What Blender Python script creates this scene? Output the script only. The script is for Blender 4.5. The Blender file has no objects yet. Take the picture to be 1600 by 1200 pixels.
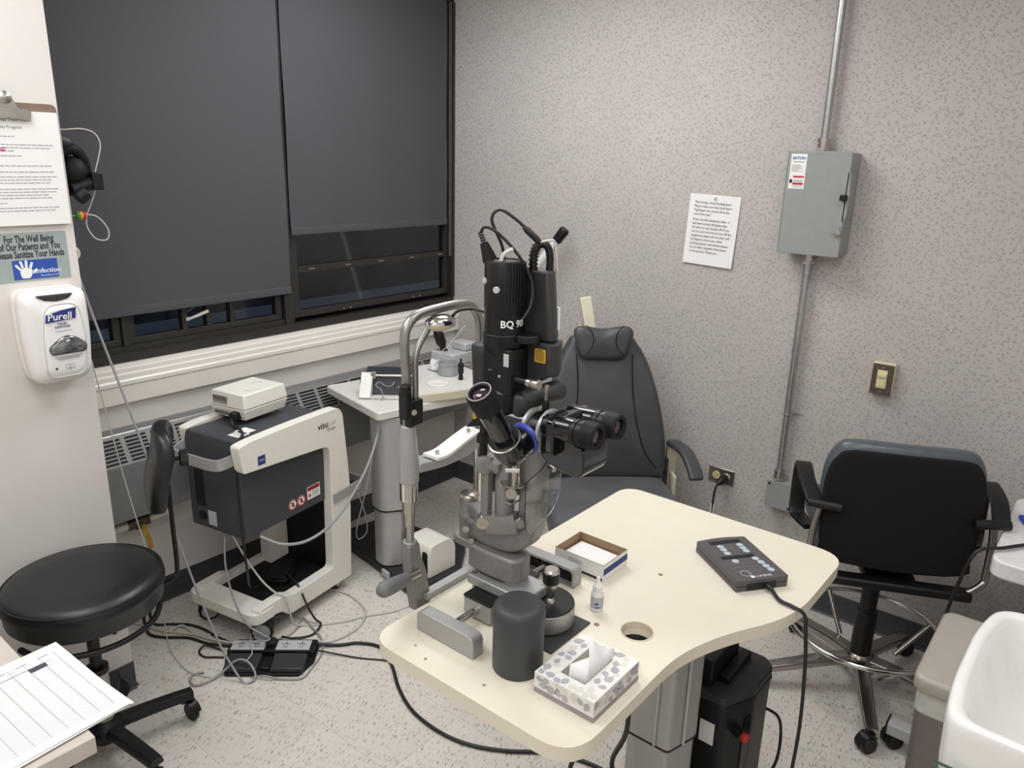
import bpy, math, random
from math import pi, sin, cos, radians
from mathutils import Vector, Matrix
from mathutils.geometry import tessellate_polygon

random.seed(4)
SC = bpy.context.scene
COL = SC.collection

# ------------------------------------------------------------------ camera
cam_d = bpy.data.cameras.new('camera')
cam_d.sensor_width = 36.0
cam_d.lens = 36.0 * 1194.8 / 1600.0
cam_d.clip_start = 0.02
camera = bpy.data.objects.new('camera', cam_d)
COL.objects.link(camera)
_yaw, _pitch, _roll = -0.892807, 0.288905, 0.025882
_f = Vector((-sin(_yaw) * cos(_pitch), cos(_yaw) * cos(_pitch), -sin(_pitch)))
_r = Vector((cos(_yaw), sin(_yaw), 0))
_u = _r.cross(_f)
_r2 = _r * cos(_roll) + _u * sin(_roll)
_u2 = _u * cos(_roll) - _r * sin(_roll)
_m = Matrix((_r2, _u2, -_f)).transposed().to_4x4()
_m.translation = Vector((-2.936, -2.768, 1.75))
camera.matrix_world = _m
SC.camera = camera

# ------------------------------------------------------------------ world, exposure, light
world = bpy.data.worlds.new('evening_sky')
SC.world = world
world.use_nodes = True
_bg = world.node_tree.nodes['Background']
_bg.inputs[0].default_value = (0.20, 0.26, 0.40, 1)
_bg.inputs[1].default_value = 0.10
SC.view_settings.view_transform = 'Standard'
SC.view_settings.look = 'None'
SC.view_settings.exposure = -0.02
SC.view_settings.gamma = 1.0
SC.view_settings.use_curve_mapping = False

# ceiling fluorescent panels: centre x, y, size x, size y, watts
CEIL = 2.62
PANELS = [(-0.95, -0.98, 0.6, 1.2, 25.0), (-2.6, -1.05, 0.6, 1.2, 17.5), (-1.5, -2.5, 1.2, 0.6, 10.0), (-3.4, -2.5, 1.2, 0.6, 19.0)]  # last panel, by the rear wall, is added as low frontal fill


def area(name, x, y, sx, sy, watts):
    l = bpy.data.lights.new(name, 'AREA')
    l.shape = 'RECTANGLE'
    l.size = sx
    l.size_y = sy
    l.energy = watts
    l.color = (0.965, 0.985, 1.0)
    o = bpy.data.objects.new(name, l)
    COL.objects.link(o)
    o.location = (x, y, CEIL - 0.035)
    return o


for _x, _y, _sx, _sy, _w in PANELS:
    area('ceiling_panel_light', _x, _y, _sx, _sy, _w)

# ------------------------------------------------------------------ materials


def lin(c):
    return tuple(((v / 255.0) / 12.92 if v / 255.0 <= 0.04045 else ((v / 255.0 + 0.055) / 1.055) ** 2.4) for v in c)


MATS = {}


def mat(name, rgb, rough=0.5, metal=0.0, var=0.06, scale=35.0, bump=0.0, bscale=None, coat=0.0, spec=0.5, emit=0.0, speck=None):
    if name in MATS:
        return MATS[name]
    m = bpy.data.materials.new(name)
    m.use_nodes = True
    nt = m.node_tree
    b = nt.nodes['Principled BSDF']
    c = lin(rgb)
    b.inputs['Roughness'].default_value = rough
    b.inputs['Metallic'].default_value = metal
    b.inputs['Coat Weight'].default_value = coat
    b.inputs['Specular IOR Level'].default_value = spec
    tc = nt.nodes.new('ShaderNodeTexCoord')
    n = nt.nodes.new('ShaderNodeTexNoise')
    n.inputs['Scale'].default_value = scale
    n.inputs['Detail'].default_value = 3
    nt.links.new(tc.outputs['Object'], n.inputs['Vector'])
    ramp = nt.nodes.new('ShaderNodeValToRGB')
    ramp.color_ramp.elements[0].position = 0.3
    ramp.color_ramp.elements[1].position = 0.7
    ramp.color_ramp.elements[0].color = tuple(v * (1 - var) for v in c) + (1,)
    ramp.color_ramp.elements[1].color = tuple(min(1, v * (1 + var)) for v in c) + (1,)
    nt.links.new(n.outputs['Fac'], ramp.inputs['Fac'])
    nt.links.new(ramp.outputs['Color'], b.inputs['Base Color'])
    if bump:
        n2 = nt.nodes.new('ShaderNodeTexNoise')
        n2.inputs['Scale'].default_value = bscale or scale * 4
        n2.inputs['Detail'].default_value = 2
        nt.links.new(tc.outputs['Object'], n2.inputs['Vector'])
        bp = nt.nodes.new('ShaderNodeBump')
        bp.inputs['Strength'].default_value = bump
        bp.inputs['Distance'].default_value = 0.002
        nt.links.new(n2.outputs['Fac'], bp.inputs['Height'])
        nt.links.new(bp.outputs['Normal'], b.inputs['Normal'])
    if emit:
        b.inputs['Emission Color'].default_value = c + (1,)
        b.inputs['Emission Strength'].default_value = emit
    MATS[name] = m
    return m


def flecked(name, base, flecks, layers, rough, per_object=False):
    """base colour with short flecks: layers = (angle, stretch, scale, size, density, colour index, plane)"""
    m = bpy.data.materials.new(name)
    m.use_nodes = True
    nt = m.node_tree
    N, L = nt.nodes, nt.links
    b = N['Principled BSDF']
    b.inputs['Roughness'].default_value = rough
    geo = N.new('ShaderNodeNewGeometry')
    src = geo.outputs['Position']
    if per_object:
        oi = N.new('ShaderNodeObjectInfo')
        mul = N.new('ShaderNodeVectorMath')
        mul.operation = 'SCALE'
        mul.inputs[0].default_value = (7.3, 5.1, 0)
        L.new(oi.outputs['Random'], mul.inputs['Scale'])
        ad = N.new('ShaderNodeVectorMath')
        ad.operation = 'ADD'
        L.new(src, ad.inputs[0])
        L.new(mul.outputs[0], ad.inputs[1])
        src = ad.outputs[0]
    nz = N.new('ShaderNodeTexNoise')
    nz.inputs['Scale'].default_value = 1.8
    nz.inputs['Detail'].default_value = 4
    L.new(src, nz.inputs['Vector'])
    rp = N.new('ShaderNodeValToRGB')
    c = lin(base)
    rp.color_ramp.elements[0].position = 0.35
    rp.color_ramp.elements[1].position = 0.65
    rp.color_ramp.elements[0].color = tuple(v * 0.95 for v in c) + (1,)
    rp.color_ramp.elements[1].color = tuple(min(1, v * 1.04) for v in c) + (1,)
    L.new(nz.outputs['Fac'], rp.inputs['Fac'])
    col = rp.outputs['Color']
    # wobble so the flecks are not ellipses
    wn = N.new('ShaderNodeTexNoise')
    wn.inputs['Scale'].default_value = 60
    L.new(src, wn.inputs['Vector'])
    wv = N.new('ShaderNodeVectorMath')
    wv.operation = 'MULTIPLY_ADD'
    wv.inputs[1].default_value = (0.004, 0.004, 0.004)
    L.new(wn.outputs['Color'], wv.inputs[0])
    L.new(src, wv.inputs[2])
    for ang, stretch, scale, size, dens, ci, plane in layers:
        mp = N.new('ShaderNodeMapping')
        mp.vector_type = 'TEXTURE'
        if plane == 'yz':
            mp.inputs['Rotation'].default_value = (radians(ang), 0, 0)
            mp.inputs['Scale'].default_value = (1, stretch, 1)
        else:
            mp.inputs['Rotation'].default_value = (0, 0, radians(ang))
            mp.inputs['Scale'].default_value = (stretch, 1, 1)
        mp.inputs['Location'].default_value = (ang * 0.013, ang * 0.031, ang * 0.017)
        L.new(wv.outputs[0], mp.inputs['Vector'])
        sep = N.new('ShaderNodeSeparateXYZ')
        L.new(mp.outputs[0], sep.inputs[0])
        cmb = N.new('ShaderNodeCombineXYZ')
        if plane == 'yz':
            L.new(sep.outputs['Y'], cmb.inputs['X'])
            L.new(sep.outputs['Z'], cmb.inputs['Y'])
        else:
            L.new(sep.outputs['X'], cmb.inputs['X'])
            L.new(sep.outputs['Y'], cmb.inputs['Y'])
        vo = N.new('ShaderNodeTexVoronoi')
        vo.voronoi_dimensions = '2D'
        vo.inputs['Scale'].default_value = scale
        L.new(cmb.outputs[0], vo.inputs['Vector'])
        lt = N.new('ShaderNodeMath')
        lt.operation = 'LESS_THAN'
        lt.inputs[1].default_value = size
        L.new(vo.outputs['Distance'], lt.inputs[0])
        sx = N.new('ShaderNodeSeparateColor')
        L.new(vo.outputs['Color'], sx.inputs[0])
        l2 = N.new('ShaderNodeMath')
        l2.operation = 'LESS_THAN'
        l2.inputs[1].default_value = dens
        L.new(sx.outputs[0], l2.inputs[0])
        mu = N.new('ShaderNodeMath')
        mu.operation = 'MULTIPLY'
        L.new(lt.outputs[0], mu.inputs[0])
        L.new(l2.outputs[0], mu.inputs[1])
        mix = N.new('ShaderNodeMix')
        mix.data_type = 'RGBA'
        mix.inputs['B'].default_value = lin(flecks[ci]) + (1,)
        L.new(mu.outputs[0], mix.inputs['Factor'])
        L.new(col, mix.inputs['A'])
        col = mix.outputs['Result']
    L.new(col, b.inputs['Base Color'])
    MATS[name] = m
    return m


M_WALLPAPER = flecked('wallpaper_flecked', (188, 181, 176), [(161, 154, 151), (165, 159, 156), (173, 168, 165)],
                      [(20, 2.1, 96, 0.21, 0.42, 0, 'yz'), (78, 2.1, 96, 0.20, 0.36, 0, 'yz'),
                       (128, 2.1, 96, 0.21, 0.42, 1, 'yz'), (160, 1.6, 76, 0.19, 0.4, 2, 'yz')], 0.75)
M_FLOOR = flecked('vinyl_tile', (218, 211, 202), [(176, 168, 160), (140, 130, 122), (190, 170, 155), (130, 152, 150), (203, 195, 186)],
                  [(20, 4.5, 125, 0.2, 0.32, 0, 'xy'), (27, 4.5, 110, 0.17, 0.17, 1, 'xy'), (12, 3.0, 90, 0.16, 0.10, 2, 'xy'),
                   (33, 2.5, 60, 0.09, 0.05, 3, 'xy'), (22, 3.5, 150, 0.26, 0.4, 4, 'xy')], 0.32, True)

M_WHITE = mat('white_paint', (220, 215, 210), 0.5, var=0.02, scale=4)
M_CEIL = mat('ceiling_white', (225, 222, 216), 0.8, var=0.02)
M_TRIM = mat('gloss_white_paint', (228, 222, 215), 0.3, var=0.02, scale=6)
M_BASEB = mat('dark_vinyl_base', (66, 67, 71), 0.45, var=0.08)
M_FRAME = mat('dark_bronze_frame', (45, 42, 39), 0.45, var=0.1)
M_BLIND = mat('charcoal_blind_fabric', (74, 73, 78), 0.8, var=0.10, scale=500, bump=0.15, bscale=900)
M_HEATER = mat('grey_enamel', (136, 134, 131), 0.4, var=0.03)
M_HEATFR = mat('dark_grey_enamel', (116, 115, 114), 0.4, var=0.03)
M_BLACK = mat('black_plastic', (19, 19, 20), 0.42, var=0.1, spec=0.4)
M_BLACKM = mat('matte_black', (18, 18, 19), 0.6, var=0.1, spec=0.3)
M_GLOSSB = mat('gloss_black_enamel', (15, 15, 17), 0.16, var=0.05, coat=0.4)
M_DKGREY = mat('dark_grey_plastic', (48, 48, 49), 0.5, var=0.06)
M_SLATE = mat('slate_grey_plastic', (62, 65, 70), 0.5, var=0.05)
M_CREAM = mat('cream_plastic', (236, 231, 222), 0.42, var=0.02)
M_TABLE = mat('cream_laminate', (228, 220, 202), 0.33, var=0.015, scale=12)
M_TBEDGE = mat('cream_edge', (212, 204, 180), 0.45, var=0.03)
M_HAMMER = mat('grey_hammer_finish', (140, 138, 136), 0.4, metal=0.4, var=0.24, scale=650, bump=0.35, bscale=420)
M_LTHAM = mat('light_hammer_finish', (166, 165, 164), 0.38, metal=0.4, var=0.2, scale=650, bump=0.3, bscale=420)
M_SATIN = mat('satin_steel', (158, 155, 150), 0.36, metal=0.85, var=0.05)
M_CHROME = mat('chrome', (205, 203, 200), 0.14, metal=1.0, var=0.02)
M_STEEL = mat('brushed_steel', (190, 186, 180), 0.3, metal=1.0, var=0.05)
M_ALU = mat('polished_aluminium', (170, 165, 160), 0.26, metal=1.0, var=0.05)
M_SILVER = mat('silver_paint', (176, 175, 173), 0.4, metal=0.3, var=0.03)
M_GALV = mat('galvanised_steel', (178, 180, 180), 0.32, metal=0.85, var=0.1, scale=60)
M_GREYBOX = mat('grey_box_paint', (146, 150, 147), 0.42, var=0.03)
M_LEATH = mat('dark_grey_vinyl', (66, 67, 70), 0.42, var=0.08, scale=14, bump=0.12, bscale=300)
M_BLEATH = mat('black_vinyl', (24, 24, 25), 0.36, var=0.08, scale=20, bump=0.15, bscale=260)
M_BLUEGV = mat('blue_grey_vinyl', (78, 84, 92), 0.33, var=0.06)
M_BFABR = mat('black_fabric', (30, 29, 29), 0.95, var=0.35, scale=900, bump=0.3, bscale=1200, spec=0.2)
M_PAPER = mat('white_paper', (236, 234, 231), 0.75, var=0.015, scale=10)
M_INK = mat('black_ink', (45, 44, 46), 0.8, var=0.02)
M_NOTE = mat('dark_grey_toner', (72, 71, 73), 0.8, var=0.02)
M_FAINT = mat('grey_ink', (160, 160, 163), 0.8, var=0.02)
M_GRIDC = mat('form_grey_ink', (182, 182, 186), 0.8, var=0.02)
M_BLUEINK = mat('blue_ink', (70, 70, 160), 0.8, var=0.02)
M_BLUE = mat('blue_print', (44, 80, 165), 0.6, var=0.03)
M_NAVY = mat('navy_print', (40, 52, 120), 0.6, var=0.03)
M_REDP = mat('red_print', (190, 50, 50), 0.6, var=0.03)
M_PINK = mat('pink_highlighter', (240, 130, 190), 0.6, var=0.03)
M_YELLOW = mat('yellow_label', (214, 170, 60), 0.6, var=0.03)
M_WHITEP = mat('white_print', (235, 235, 235), 0.6, var=0.02)
M_SIGN = mat('sign_grey_green', (155, 166, 164), 0.6, var=0.03)
M_BOARD = mat('brown_hardboard', (126, 104, 90), 0.6, var=0.08, scale=80)
M_CARD = mat('brown_cardboard', (160, 132, 106), 0.8, var=0.06, scale=50)
M_BEIGE = mat('beige_laminate', (196, 186, 176), 0.45, var=0.03)
M_TAUPE = mat('taupe_plastic', (172, 165, 155), 0.4, var=0.03)
M_TAUPED = mat('dark_taupe_metal', (120, 113, 106), 0.5, var=0.05)
M_PORC = mat('white_porcelain', (240, 238, 235), 0.08, var=0.01, coat=0.5)
M_CABLEG = mat('grey_cable', (150, 150, 152), 0.5, var=0.03)
M_CABLEW = mat('pale_cable', (196, 192, 186), 0.5, var=0.03)
M_CABLEB = mat('black_cable', (28, 28, 28), 0.45, var=0.03)
M_BRASS = mat('brass', (190, 150, 60), 0.3, metal=0.9, var=0.1)
M_RUST = mat('rusty_bronze', (96, 80, 66), 0.55, metal=0.4, var=0.3, scale=120)
M_PIPE = mat('painted_pipe', (205, 200, 192), 0.5, var=0.04)
M_IVORY = mat('ivory_plastic', (222, 208, 168), 0.4, var=0.02)
M_BTN = mat('pale_blue_button', (178, 190, 198), 0.5, var=0.03)
M_RED = mat('red_plastic', (200, 50, 45), 0.35, var=0.03)
M_ROYAL = mat('blue_ring', (70, 84, 170), 0.4, var=0.05)
M_TISSUE = mat('tissue_paper', (240, 238, 238), 0.85, var=0.02, bump=0.2, bscale=60)
M_GREEN = mat('green_tape', (80, 140, 60), 0.5)
M_EXT = mat('evening_facade', (120, 130, 150), 0.8, var=0.1, scale=3)
M_EXTD = mat('dark_roof_felt', (14, 14, 15), 0.9, var=0.2, scale=3)
M_LEDGREY = mat('pale_grey_plastic', (186, 186, 186), 0.45, var=0.03)


def glass(name, rgb=(255, 255, 255), rough=0.0, ior=1.45):
    m = bpy.data.materials.new(name)
    m.use_nodes = True
    b = m.node_tree.nodes['Principled BSDF']
    b.inputs['Base Color'].default_value = lin(rgb) + (1,)
    b.inputs['Transmission Weight'].default_value = 1.0
    b.inputs['Roughness'].default_value = rough
    b.inputs['IOR'].default_value = ior
    MATS[name] = m
    return m


M_GLASS = glass('window_glass', (235, 240, 240))
M_ACRYL = glass('clear_acrylic', (250, 252, 252), 0.02, 1.3)
M_LENS = mat('coated_lens', (70, 50, 58), 0.04, metal=0.6, var=0.05, coat=1.0)


# ------------------------------------------------------------------ mesh helpers


def catmull(pts, sub=6, closed=False):
    P = [Vector(p) for p in pts]
    n = len(P)
    if n < 3 or sub <= 1:
        return P
    out = []
    rng = n if closed else n - 1
    for i in range(rng):
        if closed:
            p0, p1, p2, p3 = P[(i - 1) % n], P[i], P[(i + 1) % n], P[(i + 2) % n]
        else:
            p0, p1, p2, p3 = P[max(i - 1, 0)], P[i], P[i + 1], P[min(i + 2, n - 1)]
        for k in range(sub):
            t = k / sub
            out.append(0.5 * ((2 * p1) + (p2 - p0) * t + (2 * p0 - 5 * p1 + 4 * p2 - p3) * t * t + (3 * p1 - p0 - 3 * p2 + p3) * t ** 3))
    if not closed:
        out.append(P[-1])
    return out


def rounded(poly, r, n=4):
    """round the corners of a 2-D polygon; r a number or a list"""
    out = []
    k = len(poly)
    for i in range(k):
        p = Vector(poly[i]).to_2d()
        a = Vector(poly[i - 1]).to_2d()
        b = Vector(poly[(i + 1) % k]).to_2d()
        rr = r[i] if isinstance(r, (list, tuple)) else r
        da, db = (a - p), (b - p)
        la, lb = da.length, db.length
        d = min(rr, la * 0.49, lb * 0.49)
        if d < 1e-6:
            out.append(p)
            continue
        s, e = p + da / la * d, p + db / lb * d
        for j in range(n + 1):
            t = j / n
            out.append(s * (1 - t) ** 2 + p * 2 * t * (1 - t) + e * t * t)
    return [(v.x, v.y) for v in out]


def rect(x0, x1, y0, y1):
    return [(x0, y0), (x1, y0), (x1, y1), (x0, y1)]


def circ(r, n=32, cx=0, cy=0, ry=None):
    ry = r if ry is None else ry
    return [(cx + r * cos(2 * pi * i / n), cy + ry * sin(2 * pi * i / n)) for i in range(n)]


def basis(origin, right, up):
    """matrix taking x to right, y to up, z to right x up"""
    R = Vector(right).normalized()
    U = Vector(up).normalized()
    N = R.cross(U).normalized()
    U = N.cross(R)
    m = Matrix((R, U, N)).transposed().to_4x4()
    m.translation = Vector(origin)
    return m


def along(p0, p1):
    d = (Vector(p1) - Vector(p0)).normalized()
    a = Vector((0, 0, 1)) if abs(d.z) < 0.9 else Vector((1, 0, 0))
    x = a.cross(d).normalized()
    y = d.cross(x)
    m = Matrix((x, y, d)).transposed().to_4x4()
    m.translation = Vector(p0)
    return m


class MB:
    def __init__(self):
        self.v, self.f = [], []
        self.M = Matrix.Identity(4)
        self.warp = None

    def add(self, vs, fs, M=None):
        o = len(self.v)
        T = self.M @ M if M is not None else self.M
        for p in vs:
            p = Vector(p)
            if self.warp:
                p = Vector(self.warp(p))
            self.v.append(T @ p)
        self.f += [tuple(o + i for i in f) for f in fs]
        return self

    def box(self, x0, x1, y0, y1, z0, z1, M=None):
        v = [(x, y, z) for z in (z0, z1) for (x, y) in ((x0, y0), (x1, y0), (x1, y1), (x0, y1))]
        return self.add(v, [(3, 2, 1, 0), (4, 5, 6, 7), (0, 1, 5, 4), (1, 2, 6, 5), (2, 3, 7, 6), (3, 0, 4, 7)], M)

    def prism(self, poly, z0, z1, M=None, holes=(), top=None):
        loops = [list(poly)] + [list(h) for h in holes]
        if sum(a[0] * b[1] - b[0] * a[1] for a, b in zip(loops[0], loops[0][1:] + loops[0][:1])) < 0:
            loops[0].reverse()
        for h in loops[1:]:
            if sum(a[0] * b[1] - b[0] * a[1] for a, b in zip(h, h[1:] + h[:1])) > 0:
                h.reverse()
        vs, fs = [], []
        tot = sum(len(l) for l in loops)
        flat = [p for l in loops for p in l]
        flat2 = flat if top is None else list(top)
        vs = [(p[0], p[1], z0) for p in flat] + [(p[0], p[1], z1) for p in flat2]
        off = 0
        for l in loops:
            n = len(l)
            for i in range(n):
                a, b = off + i, off + (i + 1) % n
                fs.append((a, b, b + tot, a + tot))
            off += n
        if holes:
            tri = tessellate_polygon([[Vector((p[0], p[1], 0)) for p in l] for l in loops])
            for t in tri:
                a, b, c = [flat[i] for i in t]
                s = (b[0] - a[0]) * (c[1] - a[1]) - (b[1] - a[1]) * (c[0] - a[0])
                t = tuple(t) if s > 0 else tuple(reversed(t))
                fs.append(tuple(i + tot for i in t))
                fs.append(tuple(reversed(t)))
        else:
            fs.append(tuple(range(tot, 2 * tot)))
            fs.append(tuple(reversed(range(tot))))
        return self.add(vs, fs, M)

    def lathe(self, prof, M=None, n=24):
        """profile of (radius, height) about local z; radius 0 closes to a point"""
        vs, fs, rings = [], [], []
        for r, z in prof:
            if r < 1e-7:
                rings.append([len(vs)])
                vs.append((0, 0, z))
            else:
                rings.append(list(range(len(vs), len(vs) + n)))
                vs += [(r * cos(2 * pi * i / n), r * sin(2 * pi * i / n), z) for i in range(n)]
        for a, b in zip(rings, rings[1:]):
            for i in range(n):
                j = (i + 1) % n
                if len(a) == 1 and len(b) == 1:
                    continue
                if len(a) == 1:
                    fs.append((a[0], b[j], b[i]))
                elif len(b) == 1:
                    fs.append((a[i], a[j], b[0]))
                else:
                    fs.append((a[i], a[j], b[j], b[i]))
        if len(rings[0]) > 1:
            fs.append(tuple(reversed(rings[0])))
        if len(rings[-1]) > 1:
            fs.append(tuple(rings[-1]))
        return self.add(vs, fs, M)

    def cyl(self, p0, p1, r0, r1=None, n=20):
        r1 = r0 if r1 is None else r1
        L = (Vector(p1) - Vector(p0)).length
        return self.lathe([(r0, 0), (r1, L)], along(p0, p1), n)

    def turn(self, p0, p1, prof, n=24):
        """lathe with (radius, fraction of length)"""
        L = (Vector(p1) - Vector(p0)).length
        return self.lathe([(r, t * L) for r, t in prof], along(p0, p1), n)

    def tube(self, pts, r, n=8, sub=6, closed=False):
        P = catmull(pts, sub, closed)
        m = len(P)
        vs, fs = [], []
        prev = None
        for i, p in enumerate(P):
            if closed:
                d = P[(i + 1) % m] - P[i - 1]
            else:
                d = P[min(i + 1, m - 1)] - P[max(i - 1, 0)]
            d = d.normalized() if d.length > 1e-9 else Vector((0, 0, 1))
            if prev is None:
                a = Vector((0, 0, 1)) if abs(d.z) < 0.9 else Vector((1, 0, 0))
                x = a.cross(d).normalized()
            else:
                x = (prev - d * prev.dot(d))
                x = x.normalized() if x.length > 1e-6 else Vector((1, 0, 0))
            prev = x
            y = d.cross(x)
            vs += [p + x * r * cos(2 * pi * k / n) + y * r * sin(2 * pi * k / n) for k in range(n)]
        for i in range(m if closed else m - 1):
            a, b = i * n, ((i + 1) % m) * n
            for k in range(n):
                fs.append((a + k, a + (k + 1) % n, b + (k + 1) % n, b + k))
        if not closed:
            fs.append(tuple(reversed(range(n))))
            fs.append(tuple(range((m - 1) * n, m * n)))
        return self.add(vs, fs)

    def sweep(self, pts, sect, up=(0, 0, 1), sub=6, closed=False, scale=None):
        """sweep a 2-D section (side, up) along a path with a fixed up hint"""
        P = catmull(pts, sub, closed)
        m, n = len(P), len(sect)
        U0 = Vector(up)
        vs, fs = [], []
        for i, p in enumerate(P):
            d = (P[(i + 1) % m] - P[i - 1]) if closed else (P[min(i + 1, m - 1)] - P[max(i - 1, 0)])
            d.normalize()
            s = d.cross(U0).normalized()
            u = s.cross(d)
            k = scale(i / max(1, m - 1)) if scale else 1.0
            vs += [p + s * a * k + u * b * k for a, b in sect]
        for i in range(m if closed else m - 1):
            a, b = i * n, ((i + 1) % m) * n
            for k in range(n):
                fs.append((a + k, b + k, b + (k + 1) % n, a + (k + 1) % n))
        if not closed:
            fs.append(tuple(range(n)))
            fs.append(tuple(reversed(range((m - 1) * n, m * n))))
        return self.add(vs, fs)

    def cushion(self, poly, z0, z1, r, dome=0.0, M=None, belly=0.0, steps=4, rings=3):
        """soft slab: outline poly, rounded rims of radius r, domed top"""
        n = len(poly)
        cx = sum(p[0] for p in poly) / n
        cy = sum(p[1] for p in poly) / n
        ext = min(max(abs(p[0] - cx) for p in poly), max(abs(p[1] - cy) for p in poly))
        lv = []
        for k in range(rings, 0, -1):
            s = (1 - r / ext) * (1 - k / (rings + 0.0)) if k == rings else (1 - r / ext) * (1 - k / (rings + 0.0))
            lv.append((max(s, 0.0), z0 - belly * (1 - s * s)))
        for k in range(steps + 1):
            a = pi / 2 * k / steps
            lv.append((1 - r / ext * (1 - sin(a)), z0 + r * (1 - cos(a))))
        for k in range(steps + 1):
            a = pi / 2 * k / steps
            lv.append((1 - r / ext * (1 - cos(a)), z1 - r * (1 - sin(a))))
        for k in range(1, rings + 1):
            s = (1 - r / ext) * (1 - k / (rings + 0.0))
            lv.append((max(s, 0.0), z1 + dome * (1 - (s / (1 - r / ext)) ** 2)))
        vs, rg = [], []
        for s, z in lv:
            if s < 1e-6:
                rg.append([len(vs)])
                vs.append((cx, cy, z))
            else:
                rg.append(list(range(len(vs), len(vs) + n)))
                vs += [(cx + (p[0] - cx) * s, cy + (p[1] - cy) * s, z) for p in poly]
        fs = []
        for a, b in zip(rg, rg[1:]):
            for i in range(n):
                j = (i + 1) % n
                if len(a) == 1 and len(b) == 1:
                    continue
                if len(a) == 1:
                    fs.append((a[0], b[j], b[i]))
                elif len(b) == 1:
                    fs.append((a[i], a[j], b[0]))
                else:
                    fs.append((a[i], a[j], b[j], b[i]))
        return self.add(vs, fs, M)

    def ball(self, c, r, n=16, m=10):
        rx, ry, rz = (r, r, r) if not isinstance(r, (tuple, list)) else r
        prof = [(sin(pi * k / m), -cos(pi * k / m)) for k in range(m + 1)]
        M = Matrix.Translation(c) @ Matrix.Diagonal((rx, ry, rz, 1))
        return self.lathe([(0 if k in (0, m) else a, b) for k, (a, b) in enumerate(prof)], M, n)

    def torus(self, c, axis, R, r, n=32, m=8):
        T = along(c, Vector(c) + Vector(axis))
        pts = [T @ Vector((R * cos(2 * pi * i / n), R * sin(2 * pi * i / n), 0)) for i in range(n)]
        return self.tube(pts, r, m, 1, True)

    def mesh(self, name, material, smooth=35):
        me = bpy.data.meshes.new(name)
        me.from_pydata([tuple(p) for p in self.v], [], self.f)
        me.validate()
        me.update()
        if smooth:
            me.polygons.foreach_set('use_smooth', [True] * len(me.polygons))
            me.set_sharp_from_angle(angle=radians(smooth))
        if material:
            me.materials.append(material)
        return me

    def build(self, name, material, parent=None, bevel=0.0, smooth=35, seg=2):
        o = bpy.data.objects.new(name, self.mesh(name, material, smooth))
        COL.objects.link(o)
        if parent:
            o.parent = parent
        if bevel:
            b = o.modifiers.new('bevel', 'BEVEL')
            b.width = bevel
            b.segments = seg
            b.limit_method = 'ANGLE'
            b.angle_limit = radians(40)
            b.harden_normals = False
        return o


def thing(name, label, cat, loc=(0, 0, 0), rz=0.0, group=None):
    o = bpy.data.objects.new(name, None)
    o.empty_display_size = 0.05
    COL.objects.link(o)
    o.location = loc
    o.rotation_euler = (0, 0, rz)
    o['label'] = label
    o['category'] = cat
    if group:
        o['group'] = group
    return o


def tag(o, label, cat, group=None):
    o['label'] = label
    o['category'] = cat
    if group:
        o['group'] = group
    return o


def struct(o):
    o['kind'] = 'structure'
    return o


def copy_tree(o, parent=None):
    c = o.copy()
    COL.objects.link(c)
    c.parent = parent
    for ch in list(o.children):
        copy_tree(ch, c)
    return c


def text(body, size, material, parent, M, name='lettering', align='LEFT', bold=0.0, xs=1.0, shear=0.0, spacing=1.0):
    """flat printed lettering as a mesh lying on a surface"""
    cu = bpy.data.curves.new('lettering', 'FONT')
    cu.body = body
    cu.size = size
    cu.align_x = align
    cu.offset = bold
    cu.shear = shear
    cu.space_line = spacing
    cu.resolution_u = 2
    t = bpy.data.objects.new('lettering', cu)
    COL.objects.link(t)
    bpy.context.view_layer.update()
    dg = bpy.context.evaluated_depsgraph_get()
    me = bpy.data.meshes.new_from_object(t.evaluated_get(dg))
    bpy.data.objects.remove(t)
    bpy.data.curves.remove(cu)
    me.name = name
    me.transform(M @ Matrix.Diagonal((xs, 1, 1, 1)))
    me.materials.clear()
    me.materials.append(material)
    o = bpy.data.objects.new(name, me)
    COL.objects.link(o)
    o.parent = parent
    return o


def bars(rects, M, material, parent, name='print', h=0.0003):
    """flat print made of little rectangles (x0, x1, y0, y1)"""
    m = MB()
    for a, b, c, d in rects:
        m.box(a, b, c, d, 0, h, M)
    return m.build(name, material, parent, smooth=0)


def caster(parent, p, heading, r=0.026, w=0.02, material=None, name='caster', twin=True):
    """castor on the floor below point p (x, y): fork and wheel"""
    material = material or M_BLACK
    x, y = p
    d = Vector((cos(heading), sin(heading), 0))
    s = Vector((-d.y, d.x, 0))
    c = Vector((x, y, r)) - d * 0.012
    m = MB()
    for k in ((-1, 1) if twin else (0,)):
        a = c + s * (k * w * 0.62 - w * 0.5)
        b = c + s * (k * w * 0.62 + w * 0.5)
        m.turn(a, b, [(r * 0.55, 0), (r * 0.9, 0.0), (r, 0.2), (r, 0.8), (r * 0.9, 1), (r * 0.55, 1)], 18)
    w_ = m.build(name, material, parent)
    m = MB()
    m.cyl(Vector((x, y, r * 1.2)), Vector((x, y, r * 2.7)), 0.008, n=10)
    m.sweep([c - d * r * 0.95 + Vector((0, 0, r * 0.25)), c - d * r * 0.5 + Vector((0, 0, r * 1.0)), c + d * r * 0.3 + Vector((0, 0, r * 1.15)), c + d * r * 0.9 + Vector((0, 0, r * 0.7))],
            [(-w * 0.9, -0.003), (w * 0.9, -0.003), (w * 0.9, 0.003), (-w * 0.9, 0.003)], sub=3)
    m.build('fork', material, w_)
    return w_

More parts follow.
